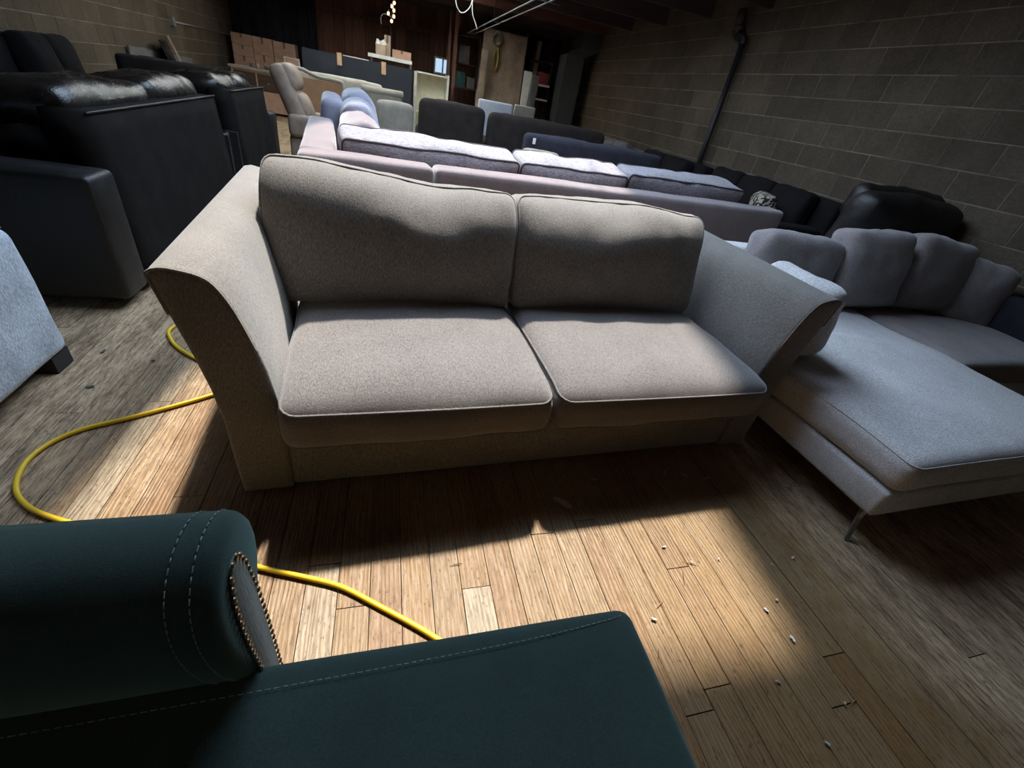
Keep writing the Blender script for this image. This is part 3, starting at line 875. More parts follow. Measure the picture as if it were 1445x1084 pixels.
soft('seat_base', (0.86, 3.36, 0.36), M_LEA, le, (-0.56, 1.91, 0.24), 0.03)
soft('console', (0.70, 0.40, 0.46), M_LEA, le, (-0.42, 2.20, 0.33), 0.03)
mobj('console_hinge', *join(box(-0.10, -0.02, 2.05, 2.08, 0.05, 0.56), box(-0.10, -0.02, 2.30, 2.33, 0.05, 0.56)), M_BLKP, le, False)
for k, (y0, y1, zt) in enumerate(((0.30, 1.18, 0.875), (1.18, 2.0, 0.885), (2.44, 3.02, 0.89), (3.02, 3.56, 0.885))):
    soft('back_cushion', (0.28, y1 - y0 - .06, 0.50), M_LEA, le, (-0.38, (y0 + y1) / 2 + .03, zt - 0.27), 0.10, (0, math.radians(-14), 0), n=(6, 16, 10), puff=(0.03, 0.01, 0.0), wr=0.02, wf=4.5, seed=91 + k)
    soft('head_pillow', (0.42, y1 - y0 - .01, 0.17), M_LEA, le, (-0.355, (y0 + y1) / 2, zt - 0.065), 0.075, (0, math.radians(-8), 0), n=(10, 18, 4), puff=(0.02, 0.01, 0.03), wr=0.022, wf=5.5, seed=191 + k)
    for sgn in (-0.33, 0.33):
        yy = (y0 + y1) / 2 + sgn * (y1 - y0)
        mobj('seam', *tube(smooth_path([(-0.55, yy, zt - .03), (-0.45, yy, zt + .024), (-0.32, yy, zt + .03), (-0.2, yy, zt + .0), (-0.16, yy, zt - .05)], 4), 0.004, 5), M_LEAD, le)
    soft('seat_cushion', (0.55, y1 - y0 - .01, 0.16), M_LEA, le, (-0.74, (y0 + y1) / 2, 0.49), 0.06, n=(6, 8, 4), puff=(0, 0, 0.03), wr=0.01, seed=291 + k)

# ================================================================== yellow extension cord
cord = [(-.62, 2.40, .009), (-.80, 2.34, .009), (-.95, 2.25, .009), (-1.015, 2.14, .009), (-.965, 2.02, .009), (-.885, 1.927, .009), (-.76, 1.83, .009), (-.62, 1.76, .009), (-.60, 1.68, .009), (-.703, 1.595, .009), (-.83, 1.513, .009),
        (-.93, 1.456, .009), (-1.018, 1.409, .009), (-1.075, 1.345, .009), (-1.095, 1.255, .009), (-1.063, 1.149, .009), (-1.00, 1.075, .009), (-.917, 1.024, .009), (-.80, .975, .009),
        (-.63, .92, .009), (-.48, .855, .009), (-.339, .794, .009), (-.230, .753, .009), (-.128, .711, .009), (-.03, .645, .009), (.104, .548, .009), (.20, .46, .009), (.28, .33, .009), (.30, .15, .009)]
tag(mobj('extension_cord', *tube(smooth_path(cord, 8), 0.0075, 10), M_YEL), 'yellow extension cord snaking over the wooden floor', 'cord')

# ================================================================== litter on the floor
def scrap(name, label, x, y, mat, L, wd, rz, group=None, seed=0):
    rnd = random.Random(seed)
    nx, ny = 6, 3; V = []; Fc = []
    for lay in (0, 1):
        for j in range(ny + 1):
            for i in range(nx + 1):
                u = i / nx - .5; v = (j / ny - .5) * (1 - (2 * u) ** 4 * .6)
                z = 0.002 + 0.004 * (noise.noise(Vector((u * 3 + seed, v * 3, 1.0))) + .6) + (0.0025 if lay else 0)
                V.append((u * L, v * wd * (1 + .3 * noise.noise(Vector((u * 4, seed, 2)))), max(z, 0.0008 + .0015 * lay)))
        b0 = lay * (nx + 1) * (ny + 1)
        for j in range(ny):
            for i in range(nx):
                a = b0 + j * (nx + 1) + i; q = (a, a + 1, a + nx + 2, a + nx + 1)
                Fc.append(q if lay else tuple(reversed(q)))
    o = mobj(name, V, Fc, mat, None, True, (x, y, 0.0008), (0, 0, rz))
    return tag(o, label, 'litter', group)
scrap('cloth_scrap', 'tan cloth scrap in the shadow under the greige sofa front', .617, .936, M_SCRAP, .075, .026, 2.4, seed=1)
for k, (x, y, L) in enumerate(((.788, 1.037, .03), (1.122, 1.05, .03), (1.207, 1.028, .035), (1.296, 1.001, .05))):
    scrap('lint_tuft', 'pale lint tuft on the floor in shade at the foot of the greige sofa', x, y, M_SCRAP, L, .008, k * 1.1, 'lint tufts by the sofa foot', 10 + k)
for k, (x, y, L) in enumerate(((.922, .715, .020), (.991, .647, .014), (.756, .491, .022), (1.102, .646, .012), (1.148, .461, .022), (1.212, .485, .016), (1.168, .371, .026), (1.03, .281, .016), (1.187, .201, .012), (1.057, .139, .020), (1.405, .615, .022), (1.295, .6, .012))):
    scrap('paper_scrap', 'tiny white paper scrap on the honey-coloured boards of the aisle', x, y, M_SCRAPW, L * .75, L * .32, k * 1.3, 'paper scraps in the aisle', 30 + k)
for k, (x, y, L) in enumerate(((-1.118, 1.668, .028), (-1.19, 1.93, .03), (-.985, 1.87, .026))):
    scrap('paper_scrap', 'grey paper scrap on the worn boards between ottoman and greige sofa', x, y, M_LGREY, L, .010, .3 + k, 'paper scraps by the ottoman', 60 + k)
for k, (x, y, L, rz) in enumerate(((.985, .645, .055, 2.7), (.93, .60, .05, 1.1), (.80, .53, .04, .5), (.20, .74, .04, .1), (1.22, .20, .035, .25), (.72, .40, .035, 1.0), (1.36, .72, .04, .2))):
    a = Vector((x, y, .002)); d = Vector((math.cos(rz), math.sin(rz), 0)) * L / 2
    tag(mobj('wood_splinter', *tube([a - d, a + d * .2 + Vector((0, 0, .002)), a + d], [.0006, .0013, .0005], 5), M_DWOOD if k % 2 else M_TANW), 'thin wood splinter lying on the floor boards', 'splinter', 'wood splinters on the floor')

# ================================================================== generic sofa for the rows further back
def sofa(name, label, loc, rz, Wd, Dp, zb, za, nseat, mf, mc, mb=None, arms=(True, True), backc=True, bz=0.0, seat_z=0.45, seed=0, cat='sofa', armw=0.2, frame_top=None, roundtop=0.05):
    """local: x along the sofa, front at -y, back at +y"""
    t = thing(name, label, cat, loc, rz)
    ft = frame_top if frame_top else zb
    soft('back_frame', (Wd, 0.2, ft - 0.07), mf, t, (0, Dp / 2 - .1, 0.07 + (ft - 0.07) / 2), roundtop, n=(16, 3, 6), puff=(0, .012, .012), wr=.008, wf=3, seed=seed)
    xa, xb = -Wd / 2, Wd / 2
    if arms[0]:
        soft('arm', (armw, Dp - .2, za - .07), mf, t, (xa + armw / 2, -.1, .07 + (za - .07) / 2), .06, n=(4, 8, 5), wr=.004, seed=seed + 1); xa += armw
    if arms[1]:
        soft('arm', (armw, Dp - .2, za - .07), mf, t, (xb - armw / 2, -.1, .07 + (za - .07) / 2), .06, n=(4, 8, 5), wr=.004, seed=seed + 2); xb -= armw
    soft('seat_base', (xb - xa, Dp - .21, .22), mf, t, ((xa + xb) / 2, -.105, .18), .02)
    w = (xb - xa) / nseat
    for i in range(nseat):
        soft('seat_cushion', (w - .008, Dp - .26, .16), mc, t, (xa + w * (i + .5), -.13, seat_z - .08), .05, n=(8, 8, 3), puff=(0, 0, .02), wr=.005, seed=seed + i)
        if backc:
            soft('back_cushion', (w - .008, .18, zb + bz - seat_z), mc, t, (xa + w * (i + .5), Dp / 2 - .30, seat_z + (zb + bz - seat_z) / 2), .06, (math.radians(-10), 0, 0), n=(10, 4, 8), puff=(0, .04, .01), wr=.012, wf=5, seed=seed + 5 + i)
    for fx in (-Wd / 2 + .07, Wd / 2 - .07):
        for fy in (-Dp / 2 + .07, Dp / 2 - .07):
            mobj('foot', *box(fx - .03, fx + .03, fy - .03, fy + .03, 0, .075), M_BLK, t, False)
    return t
PI = math.pi
# backs towards the camera (rz = PI turns the back to -y)
sofa('dark_loveseat', 'dark brown plush loveseat with its back to the aisle, beside the pale upright panel', (0.84, 7.35, 0), PI, 0.92, 0.9, 0.99, .62, 1, M_BRN, M_BRN, seed=401, roundtop=.09)
sofa('dark_sofa', 'long dark brown plush sofa with its back to the aisle, below the plywood sheet', (2.22, 7.25, 0), PI, 1.80, 0.9, 0.975, .62, 3, M_BRN, M_BRN, seed=411, roundtop=.09)
nv_s = sofa('navy_sofa', 'navy cloth sofa with a white tag on its back, behind the mauve sectional', (2.17, 5.30, 0), PI, 1.62, 0.9, 0.915, .60, 2, M_NVY, M_NVY, seed=421)
mobj('care_tag', *box(.72, .75, .458, .462, .83, .885), M_PAPER, nv_s, False)
tp = mobj('tan_pillow', *rbox((.42, .16, .34), .07, 3, (8, 4, 8), (0, .04, 0), .012, 6, 5), M_TANP, None, True, (1.46, 4.60, .64), (math.radians(-12), 0, 0))
tag(tp, 'crumpled tan pillow between the navy sofa and the mauve sectional', 'pillow')
st_ = soft('stool_seat', (.55, .40, .14), M_NVY, None, (1.46, 4.56, .38), .05)
st_.name = 'cushion_block'
tag(st_, 'navy seat cushion block under the tan pillow', 'cushion')
soft('foam_core', (.50, .36, .31), M_NVY, st_, (0, 0, -.225), .03)
# along the right wall
sofa('charcoal_sectional', 'charcoal cloth sofa along the block wall with a patterned pillow on it', (3.72, 4.33, 0), -PI / 2, 1.95, 0.95, 0.88, .64, 3, M_CHAR, M_CHAR, seed=431, bz=.03)
pp = mobj('patterned_pillow', *rbox((.14, .34, .34), .06, 3, (4, 8, 8), (.04, 0, 0), .01, 6, 9), M_PATT, None, True, (3.62, 3.83, .66), (0, math.radians(-14), math.radians(-20)))
tag(pp, 'small pillow with a dark and cream spotted print on the charcoal sofa', 'pillow')
sofa('charcoal_loveseat', 'black cloth loveseat along the block wall under the black drain pipe', (3.66, 6.20, 0), -PI / 2, 1.60, 0.95, 0.86, .62, 2, M_CHAR, M_CHAR, seed=441, bz=.02)
sofa('pale_grey_sofa', 'pale grey cloth sofa along the block wall near the duct', (3.76, 8.35, 0), -PI / 2, 2.0, 0.9, 0.86, .6, 3, M_LGREY, M_LGREY, seed=451, frame_top=.80)
# leather recliner behind the grey sectional
rl = thing('leather_recliner', 'black leather recliner with a big pillow back behind the grey sectional', 'recliner', (3.74, 2.90, 0), 0)
soft('base', (.85, .60, .36), M_LEAE, rl, (0, .06, .22), .05)
soft('seat', (.56, .52, .16), M_LEAE, rl, (0, .05, .46), .06, puff=(0, 0, .03))
soft('backrest', (.95, .24, .66), M_LEAE, rl, (0, -.27, .745), .085, (math.radians(10), 0, math.radians(0)), n=(16, 5, 12), puff=(.02, .05, .02), wr=.018, wf=4, seed=461)
soft('head_pillow', (.90, .18, .26), M_LEAE, rl, (0, -.20, .975), .085, (math.radians(8), 0, 0), n=(14, 4, 6), puff=(.0, .05, .02), wr=.02, wf=5, seed=463)
for sx_ in (-.38, .38): soft('arm', (.17, .62, .34), M_LEAE, rl, (sx_, .07, .44), .07)
for fx in (-.36, .36):
    for fy in (-.18, .30): mobj('foot', *box(fx - .03, fx + .03, fy - .03, fy + .03, 0, .05), M_BLK, rl, False)

# left wall row
sofa('charcoal_armchair', 'charcoal cloth armchair with two rounded back cushions near the left block wall', (-2.90, 5.85, 0), PI / 2 + .05, 1.15, .9, .92, .6, 2, M_CHAR, M_CHAR, seed=471, bz=.04)
sofa('black_long_sofa', 'long black cloth sofa set at a slant behind the leather recliner sofa', (-2.58, 7.62, 0), PI + .50, 1.35, .72, .86, .6, 2, M_CHAR, M_CHAR, seed=481)
wp = mobj('pale_board', *xf(box(-1.15, 1.15, -.012, .012, -.05, .05)), M_LGREY, None, False, (-3.40, 8.3, .86), (math.radians(12) * 0, math.radians(0), PI / 2))
wp.rotation_euler = (0, math.radians(2.3), PI / 2)
tag(wp, 'long pale board lying against the left block wall', 'board')
tb_ = thing('console_table', 'low dark console table carrying the pale board along the left wall', 'table', (-3.25, 9.75, 0))
mobj('top', *box(-.17, .17, -1.4, 1.4, .66, .70), M_DWOOD, tb_, False)
for lx in (-.14, .14):
    for ly in (-1.35, 1.35): mobj('leg', *box(lx - .025, lx + .025, ly - .025, ly + .025, 0, .66), M_DWOOD, tb_, False)
wp.location = (-3.42, 9.5, .812)
for k, (yy, h, mt, lab) in enumerate(((9.20, .34, M_BLK, 'black picture frame leaning at the left wall beside the pale board'), (9.40, .32, M_BLK, 'second black picture frame leaning on the console table behind the first'), (9.62, .40, M_CARDL, 'tan framed picture leaning on the console table by the conduit'))):
    f = thing('picture_frame', lab, 'picture frame', (-3.22, yy, .706), .35)
    R = (math.radians(0), math.radians(-18), 0)
    mobj('frame', *join(box(-.012, .012, -.16, -.13, 0, h), box(-.012, .012, .13, .16, 0, h), box(-.012, .012, -.13, .13, 0, .03), box(-.012, .012, -.13, .13, h - .03, h)), mt, f, False, None, R)
    mobj('backing', *box(-.006, .006, -.13, .13, .03, h - .03), M_BLK if k < 2 else M_CARDL, f, False, None, R)
cd = thing('wall_conduit', 'grey metal conduit with a junction box on the left block wall', 'conduit', (XL, 10.2, 1.29))
mobj('pipe', *tube([(.018, .05, 0), (.018, 3.6, 0)], .012, 8), M_STEEL, cd)
mobj('junction_box', *box(.001, .05, -.06, .05, -.06, .06), M_STEEL, cd, False)

# drain pipe on the right wall
dp = thing('drain_pipe', 'black drain pipe with an elbow running down the right block wall', 'pipe', (4.2, 6.0, 0))
mobj('upper_pipe', *tube([(0, .16, 2.54), (0, .12, 2.36)], .055, 14), M_RUST, dp)
mobj('collar', *tube([(0, .125, 2.375), (0, .115, 2.33)], .066, 14), M_RUST, dp)
mobj('elbow', *tube(smooth_path([(0, .12, 2.34), (0, .10, 2.28), (0, .0, 2.27), (0, -.06, 2.25), (0, -.075, 2.19)], 5), .042, 12), M_BLKP, dp)
mobj('lower_pipe', *tube([(0, -.075, 2.20), (0, -.075, .02)], .034, 14), M_BLKP, dp)

# duct at the far right
du = thing('air_duct', 'dark square sheet-metal duct with an offset elbow at the right wall', 'duct', (0, 0, 0))
def quadtube(rings, name):
    V = [p for r in rings for p in r]; Fc = [(3, 2, 1, 0), tuple(len(V) - 4 + i for i in range(4))]
    for i in range(len(rings) - 1):
        for k in range(4): Fc.append((i * 4 + k, i * 4 + (k + 1) % 4, (i + 1) * 4 + (k + 1) % 4, (i + 1) * 4 + k))
    return fix_normals(mobj(name, V, Fc, M_DUCT, du, False))
def rq(x0, x1, y0, y1, z): return [(x0, y0, z), (x1, y0, z), (x1, y1, z), (x0, y1, z)]
quadtube([rq(3.86, 4.27, 10.75, 11.30, 2.53), rq(3.86, 4.27, 10.75, 11.30, 2.26)], 'upper_section')
quadtube([rq(3.86, 4.27, 10.75, 11.30, 2.26), rq(3.60, 4.02, 10.80, 11.25, 2.12)], 'elbow')
quadtube([rq(3.60, 4.00, 10.80, 11.25, 2.12), rq(3.60, 4.00, 10.80, 11.25, 0.0)], 'lower_section')

# ================================================================== furniture and clutter at the far end
rc = thing('taupe_recliner', 'taupe leather recliner turned sideways with a white paper tag on its seat', 'recliner', (-0.93, 6.75, 0), 0.0)
soft('base', (.62, .62, .34), M_BEIGE, rc, (.06, 0, .21), .05)
soft('seat', (.58, .50, .16), M_BEIGE, rc, (.08, 0, .44), .06, puff=(0, 0, .03), wr=.01)
soft('backrest', (.17, .60, .74), M_BEIGE, rc, (-.20, 0, .72), .07, (0, math.radians(-22), 0), n=(4, 10, 12), puff=(.03, 0, 0), wr=.008, seed=501)
soft('headrest', (.15, .50, .28), M_BEIGE, rc, (-.215, 0, .945), .065, (0, math.radians(-24), 0), n=(4, 8, 6), puff=(.04, 0, .01), wr=.01, seed=503)
soft('lumbar_pad', (.15, .48, .28), M_BEIGE, rc, (-.105, 0, .665), .06, (0, math.radians(-24), 0), n=(4, 8, 6), puff=(.03, 0, .01), wr=.01, seed=505)
for sy in (-.31, .31): soft('arm', (.60, .13, .24), M_BEIGE, rc, (.06, sy, .48), .055)
mobj('paper_tag', *box(-.06, .05, -.12, .02, .536, .539), M_PAPER, rc, False, None, (0, math.radians(-8), 0))
hb = thing('framed_panel', 'tan hardboard panel in a cream frame standing behind the taupe recliner', 'panel', (-.85, 7.75, 0), .05)
mobj('panel', *box(-.42, .19, -.012, .012, .10, .94), M_TANW, hb, False)
mobj('frame', *tube(smooth_path([(-.46, 0, .05), (-.46, 0, .97), (-.10, 0, .97), (.16, 0, .965), (.205, 0, .93), (.21, 0, .80), (.23, 0, .77), (.34, 0, .765), (.37, 0, .72), (.37, 0, .05)], 4), .024, 8), M_CREAM, hb)
sofa('cream_sofa', 'cream cloth sofa with its tall back to the aisle in front of the navy board', (-.75, 9.0, 0), PI + .04, 1.25, .85, 1.0, .6, 2, M_CREAM, M_CREAM, seed=511)
wc = thing('wing_chair', 'cream armchair with scrolled top between the mauve cushions and the navy board', 'armchair', (-.20, 8.22, 0), PI + .3)
soft('seat_base', (.60, .60, .36), M_CREAM, wc, (0, 0, .20), .05)
soft('seat_cushion', (.50, .52, .12), M_CREAM, wc, (0, -.02, .43), .05)
soft('backrest', (.62, .14, .56), M_CREAM, wc, (0, .25, .68), .06, (math.radians(-8), 0, 0), puff=(0, .02, .02))
V, Fc = tube([(-.31, .31, .93), (.31, .31, .93)], .055, 12); mobj('scroll_top', V, Fc, M_CREAM, wc)
for sx_ in (-.30, .30):
    V, Fc = tube([(sx_, -.28, .56), (sx_, .2, .58)], .06, 12); mobj('arm', V, Fc, M_CREAM, wc)
for fx in (-.25, .25):
    for fy in (-.25, .25): mobj('leg', *tube([(fx, fy, .05), (fx, fy, 0)], [.025, .015], 8), M_DWOOD, wc)
nb = thing('navy_board', 'large navy board standing upright with two pine cleats across the far end', 'board', (0, 11.0, 0))
mobj('panel', *box(-1.62, .44, -.015, .015, .02, 1.31), M_NAVYB, nb, False)
mobj('white_edge', *tube([(-.88, -.02, 1.31), (-.40, -.02, 1.31)], .010, 6), M_WHITE, nb)
for xa in (-.99, -.16): mobj('cleat', *box(xa, xa + .085, -.045, -.017, 1.13 if xa > -.5 else 1.14, 1.34), M_PINE, nb, False)
for xa in (-1.3, .2): mobj('stand_foot', *box(xa, xa + .06, -.2, .2, 0, .02), M_DWOOD, nb, False)
sh = thing('white_shelf', 'white plank shelf on posts behind the navy board', 'shelf', (0, 11.3, 0))
mobj('shelf_board', *box(-.42, .02, -.16, .16, 1.385, 1.445), M_WHITE, sh, False)
mobj('shelf_board', *box(.024, .44, -.16, .16, 1.385, 1.445), M_WHITE, sh, False)
for xa in (-.38, .395): mobj('post', *box(xa, xa + .045, -.02, .02, 0, 1.385), M_WHITE, sh, False)
def carton(label, x0, x1, y0, y1, z0, z1, mat=M_CARD, group=None, cat='box', name='cardboard_box'):
    t = thing(name, label, cat, ((x0 + x1) / 2, (y0 + y1) / 2, z0), 0, group)
    a, b2, h = (x1 - x0) / 2, (y1 - y0) / 2, z1 - z0
    g = rbox((2 * a, 2 * b2, h), .006, 1, (1, 1, 1)); mobj('carton', g[0], g[1], mat, t, False, (0, 0, h / 2))
    mobj('tape', *join(box(-a * 1.001, a * 1.001, -.025, .025, h - .001, h + .0015), box(-.02, .02, -b2 - .0015, -b2 + .001, h * .62, h)), M_TAPE, t, False)
    return t
bg_ = thing('paper_bag', 'tan paper bag with white tissue sticking out on the white shelf', 'bag', (-.175, 11.25, 1.446))
g = rbox((.19, .12, .17), .01, 1, (4, 3, 4), (.008, .008, 0), .004, 9, 2); mobj('bag', g[0], g[1], M_CARDL, bg_, True, (0, 0, .085))
for k, (dx_, dz, rz_) in enumerate(((-.05, .19, .3), (.05, .20, -.5))):
    g = rbox((.09, .05, .10), .012, 1, (4, 2, 4), (0, 0, 0), .02, 18, k); mobj('tissue', g[0], g[1], M_PAPER, bg_, True, (dx_, 0, dz), (0, rz_, 0))
carton('tall tan carton standing behind the paper bag on the white shelf', -.11, .015, 11.345, 11.44, 1.446, 1.79, M_CARDL)
carton('long brown carton lying at the end of the white shelf', .05, .42, 11.18, 11.33, 1.446, 1.58)
wc2 = thing('open_cabinet', 'open cream cabinet with white sides at the far wall under the window', 'cabinet', (0, 11.6, 0))
mobj('side_panel', *box(.50, .56, -.25, .25, 0, 1.30), M_WHITE, wc2, False)
mobj('side_panel', *box(1.20, 1.24, -.25, .25, 0, 1.335), M_WHITE, wc2, False)
mobj('back_panel', *box(.56, 1.20, .21, .25, 0, 1.315), M_CREAMP, wc2, False)
mobj('top_panel', *box(.56, 1.20, -.25, .21, 1.28, 1.31), M_WHITE, wc2, False)
for z in (.10, .55): mobj('shelf', *box(.56, 1.20, -.24, .21, z, z + .025), M_CREAMP, wc2, False)
# boxes on the dresser in the far left corner
dr = thing('long_dresser', 'brown dresser with a pale top below the stacked cardboard boxes', 'dresser', (-2.42, 12.1, 0))
mobj('body', *box(-.70, .62, -.25, .25, .05, .76), M_CARD, dr, False)
mobj('top', *box(-.74, .66, -.29, .29, .76, .80), M_CREAM, dr, False)
for k in range(3):
    d = mobj('drawer', *box(-.66 + k * .43, -.26 + k * .43, -.262, -.251, .42, .72), M_DWOOD, dr, False)
    mobj('knob', *tube([(-.46 + k * .43, -.262, .57), (-.46 + k * .43, -.29, .57)], .015, 8), M_STEEL, d)
for lx in (-.64, .56): mobj('plinth', *box(lx - .05, lx + .05, -.22, .22, 0, .05), M_DWOOD, dr, False)
sd = thing('storage_rack', 'low rack in the far left corner that carries the cardboard boxes', 'rack', (-2.62, 13.0, 0))
mobj('deck', *box(-.66, .66, -.35, .35, .66, .70), M_DWOOD, sd, False)
for lx in (-.62, .62):
    for ly in (-.31, .31): mobj('post', *box(lx - .03, lx + .03, ly - .03, ly + .03, 0, .66), M_DWOOD, sd, False)
cols = ((-3.27, -2.87), (-2.86, -2.48), (-2.46, -2.02))
for i, (xa, xb) in enumerate(cols):
    zz = .70
    hs = ((.26, .19, .20), (.34, .31), (.34, .30))[i]
    for j, h in enumerate(hs):
        lab = ('brown carton in the box stack touching the left wall', 'brown carton in the middle box stack on the rack', 'brown carton in the box stack behind the small white frame')[i] + (', at its bottom', ', on top of its stack' if len(hs) == 2 else ', between two others', ', on top of its stack')[j]
        carton(lab, xa, xb, 12.78, 13.14, zz, zz + h - .003, M_CARD, 'cardboard boxes in the corner'); zz += h
sf = thing('small_white_frame', 'small white picture frame with a white card, standing on the dresser', 'picture frame', (-1.98, 12.0, .80))
mobj('frame', *join(box(-.15, -.13, -.01, .01, 0, .30), box(.13, .15, -.01, .01, 0, .30), box(-.13, .13, -.01, .01, .28, .30), box(-.13, .13, -.01, .01, 0, .02)), M_WHITE, sf, False)
mobj('card', *box(-.02, .11, -.012, -.004, .02, .12), M_PAPER, sf, False)
mobj('backing', *box(-.13, .13, .0, .006, .02, .28), M_CARD, sf, False)
jr = []
for k, xx in enumerate((-2.78, -2.66, -2.50, -2.40, -2.28)):
    t = thing('glass_jar', 'small jar in the row on the dresser in front of the cardboard boxes', 'jar', (xx, 12.05, .80), 0, 'jars on the dresser')
    mobj('jar', *tube([(0, 0, 0), (0, 0, .07)], .032, 10), M_CARDL if k % 2 else M_LGREY, t)
    mobj('lid', *tube([(0, 0, .0702), (0, 0, .085)], .03, 10), M_STEEL, t)

# plywood sheet with rope coils
pw_ = mobj('plywood_sheet', *box(-.46, .50, -.012, .012, 0, 2.30), M_PLY, None, False, (2.40, 11.52, .01), (math.radians(-3.0), 0, 0))
tag(pw_, 'water-stained plywood sheet leaning at the far wall behind the rope coils', 'plywood')
cur = mobj('brown_cloth', *rbox((.16, .06, 1.9), .02, 2, (6, 3, 16), (0, .01, 0), .02, 6, 4), M_PLY, None, True, (1.93, 11.35, .97), (0, math.radians(2), 0))
tag(cur, 'brown cloth hanging in folds at the edge of the plywood sheet', 'cloth')
def coil(label, mat, cx, cy, cz, R, n, rad, drop, seed, nm):
    t = thing(nm, label, 'rope', (cx, cy, cz)); rnd = random.Random(seed)
    for k in range(n):
        r1 = R * rnd.uniform(.8, 1.1); dd = rnd.uniform(.8, 1.1)
        pts = [(r1 * math.cos(a) + rnd.uniform(-.01, .01), -.012 * k * .5, drop * dd * math.sin(a)) for a in [2 * math.pi * i / 10 for i in range(10)]]
        mobj('strand', *tube(smooth_path(pts, 3, True), rad, 6, True), mat, t)
    return t
coil('grey hose coil hanging above the yellow rope on the plywood sheet', M_ROPEG, 2.21, 11.555, 2.16, .105, 7, .016, .11, 3, 'hose_coil')
coil('yellow rope bundle hanging on the plywood sheet below the hose coil', M_ROPE, 2.24, 11.56, 1.80, .055, 9, .014, .19, 5, 'rope_bundle')
# dark shelving left of the plywood
ds = thing('dark_shelving', 'dark wooden shelving with clutter between the cabinet and the plywood sheet', 'shelving', (1.72, 12.7, 0))
for xa in (-.34, .30): mobj('upright', *box(xa, xa + .04, -.2, .2, 0, 2.2), M_DWOOD, ds, False)
for z in (.3, .75, 1.15, 1.62, 2.16): mobj('shelf', *box(-.30, .30, -.2, .2, z, z + .03), M_DWOOD, ds, False)
carton('grey carton with a pale label on the dark shelving, upper shelf', 1.55, 1.80, 12.52, 12.74, 1.65, 1.98, M_LGREY, name='grey_box')
carton('teal plastic bin on the dark shelving, middle shelf', 1.46, 1.74, 12.52, 12.74, 1.18, 1.48, M_TEAL, name='plastic_bin', cat='bin')
carton('small dark bin on the dark shelving beside the teal bin', 1.80, 1.98, 12.52, 12.74, 1.18, 1.40, M_LGREY, name='small_bin', cat='bin')
for k, xx in enumerate((1.44, 1.33)):
    pz = mobj('wood_post', *box(-.035, .035, -.035, .035, 0, 2.53), M_SIDING, None, False, (xx - .02, 12.2 + .25 * k, 0))
    tag(pz, ('brown wooden post rising to the joists beside the open cabinet', 'brown wooden post set back behind the first one by the cabinet')[k], 'post')
# right-hand shelving and leaning things
rs = thing('metal_shelving', 'metal shelving with pale shelf edges between the plywood sheet and the duct', 'shelving', (3.34, 11.75, 0))
for xa in (-.24, .20):
    for ya in (-.18, .15): mobj('upright', *box(xa, xa + .03, ya, ya + .03, 0, 1.95), M_BLKP, rs, False)
for z in (.35, .90, 1.22, 1.50, 1.92): mobj('shelf', *box(-.24, .23, -.19, .19, z, z + .035), M_WHITE if z in (1.22, 1.50) else M_BLKP, rs, False)
carton('red box on the metal shelving, second shelf from its top', 3.30, 3.52, 11.60, 11.80, 1.535, 1.76, M_REDBOX, name='red_box')
lb = mobj('long_carton', *box(-.075, .075, -.04, .04, 0, 1.66), M_LGREY, None, False, (2.97, 10.95, 0), (math.radians(-4), math.radians(4), .1))
tag(lb, 'long pale carton leaning upright in front of the metal shelving', 'box')
bb = mobj('white_box', *box(-.08, .08, -.05, .05, 0, 1.70), M_WHITE, None, False, (2.92, 11.12, 0), (math.radians(-3), 0, 0))
tag(bb, 'white narrow box standing behind the long pale carton', 'box')
for k, xx in enumerate((3.15, 3.40, 3.68)):
    jk = mobj('hanging_jacket', *rbox((.16, .10, .72), .045, 2, (5, 3, 10), (.01, .02, 0), .02, 6, 30 + k), M_CHAR, None, True, (xx, 13.17, 2.182))
    tag(jk, 'dark jacket hanging from the joists above the metal shelving', 'jacket', 'jackets hanging above the shelving')
ld = mobj('pine_board', *box(-.05, .05, -.015, .015, 0, 2.35), M_PINE, None, False, (3.28, 12.08, 0), (math.radians(-2), math.radians(1.5), 0))
tag(ld, 'narrow pine board standing behind the metal shelving among the jackets', 'board')
# pale upright panel and chair behind the dark sofas
pl = mobj('plastic_sheet', *rbox((.58, .07, 1.08), .03, 3, (3, 1, 4)), plain('pale_plastic', (.50, .52, .58), .45), None, True, (1.66, 8.12, .545), (0, 0, .03))
tag(pl, 'pale grey upright plastic panel between the two dark brown sofas', 'panel')
ch = thing('beige_chair', 'beige dining chair with a low curved back behind the long dark sofa', 'chair', (2.17, 8.40, 0), 0)
soft('backrest', (.36, .05, .34), M_CREAM, ch, (0, -.2, .93), .02, (math.radians(6), 0, 0))
soft('seat', (.42, .42, .07), M_CREAM, ch, (0, 0, .45), .025)
for fx in (-.18, .18):
    for fy in (-.18, .18): mobj('leg', *tube([(fx, fy, .42), (fx, fy, 0)], .018, 8), M_DWOOD, ch)
    mobj('back_post', *tube([(fx * .9, -.19, .44), (fx * .9, -.2, .80)], .016, 8), M_DWOOD, ch)

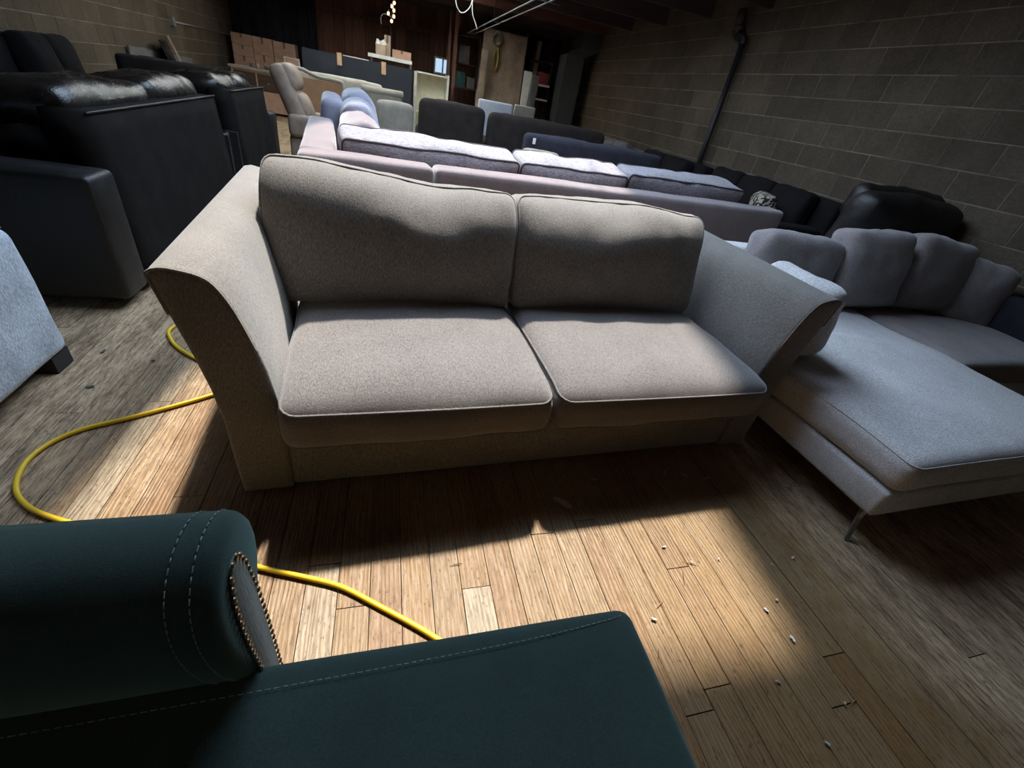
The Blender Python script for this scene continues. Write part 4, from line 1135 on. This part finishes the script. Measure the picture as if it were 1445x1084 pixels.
# ================================================================== things under the ceiling
sl = thing('string_lights', 'cluster of warm string-light bulbs hanging from the joists on a wire', 'string lights', (0.03, 9.2, 2.54))
mobj('wire', *tube(smooth_path([(0, 0, 0), (.01, 0, -.2), (.02, .0, -.45), (.0, 0, -.62), (-.02, 0, -.72), (0, 0, -.90)], 5), .006, 6), M_BLK, sl)
for k, (x, z) in enumerate(((.005, -.30), (-.02, -.38), (.035, -.44), (.03, -.535), (-.055, -.585), (.030, -.61), (-.005, -.67), (.0, -.49))):
    b_ = mobj('bulb', *rbox((.036, .036, .044), .016, 2, (2, 2, 2)), M_BULB, sl, True, (x, -.03 * (k % 2), z))
    mobj('bulb_cap', *tube([(0, 0, .024), (0, 0, .042)], .011, 8), M_BLK, b_)
mobj('loop_wire', *tube(smooth_path([(-.02, 0, -.62), (-.12, 0, -.60), (-.17, 0, -.66), (-.16, 0, -.74)], 5), .005, 6), M_LGREY, sl)
fx_ = thing('twin_pipes', 'pair of grey steel pipes hung from the joists along the room', 'pipes', (0, 0, 0))
mobj('pipe', *tube([(1.50, 11.0, 2.09), (1.50, 3.2, 2.09)], .009, 8), M_STEELD, fx_)
mobj('pipe', *tube([(1.64, 11.1, 2.10), (1.78, 3.2, 2.16)], .008, 8), M_STEELD, fx_)
for yy in (5.79, 8.25, 10.71):
    mobj('hanger', *join(tube([(1.50, yy, 2.10), (1.50, yy, 2.54)], .005, 6), box(1.47, 1.75, yy - .012, yy + .012, 2.072, 2.078)), M_BLKP, fx_)
cw = mobj('loose_wire', *tube(smooth_path([(.96, 8.9, 2.54), (.99, 8.9, 2.28), (1.05, 8.9, 2.17), (1.13, 8.9, 2.16), (1.22, 8.9, 2.25), (1.26, 8.9, 2.40), (1.27, 8.9, 2.50), (1.25, 8.88, 2.30), (1.27, 8.87, 2.16), (1.33, 8.86, 2.05), (1.36, 8.86, 1.99)], 5), .008, 6), M_PAPER)
tag(cw, 'white loose wire looping down from the joists beside the twin pipes', 'wire')
# low cream armchair at the end of the mauve return
lc = thing('low_cream_chair', 'low cream armchair with a padded arm beside the dark brown loveseat', 'armchair', (0.02, 7.35, 0), 0.2)
soft('seat_base', (.50, .55, .36), M_CREAM, lc, (0, 0, .20), .05)
soft('seat_cushion', (.34, .46, .12), M_CREAM, lc, (0, .02, .44), .05)
soft('backrest', (.50, .14, .50), M_CREAM, lc, (0, -.26, .62), .06, (math.radians(6), 0, 0), puff=(0, .02, .02))
for sx_ in (-.22, .22): soft('arm', (.12, .50, .22), M_CREAM, lc, (sx_, .03, .49), .055)
for fx in (-.2, .2):
    for fy in (-.22, .22): mobj('leg', *tube([(fx, fy, .05), (fx, fy, 0)], [.025, .015], 8), M_DWOOD, lc)

# dark tarp hanging over the far left end of the board wall
V = []; Fc = []; nx = 60
for lay in (0, 1):
    for j in range(9):
        for i in range(nx + 1):
            xx = -3.40 + 1.75 * i / nx; zz = 0.55 + 1.98 * j / 8
            V.append((xx, 13.66 + 0.035 * math.sin(i * 0.62 + 0.12 * j) + 0.02 * math.sin(i * 1.7) + 0.012 * lay, zz))
n1 = 9 * (nx + 1)
for lay in (0, 1):
    for j in range(8):
        for i in range(nx):
            a_ = lay * n1 + j * (nx + 1) + i; q = (a_, a_ + 1, a_ + nx + 2, a_ + nx + 1)
            Fc.append(q if not lay else tuple(reversed(q)))
tag(mobj('dark_tarp', V, Fc, M_NVY), 'dark navy tarp hanging in folds behind the cardboard boxes', 'tarp')
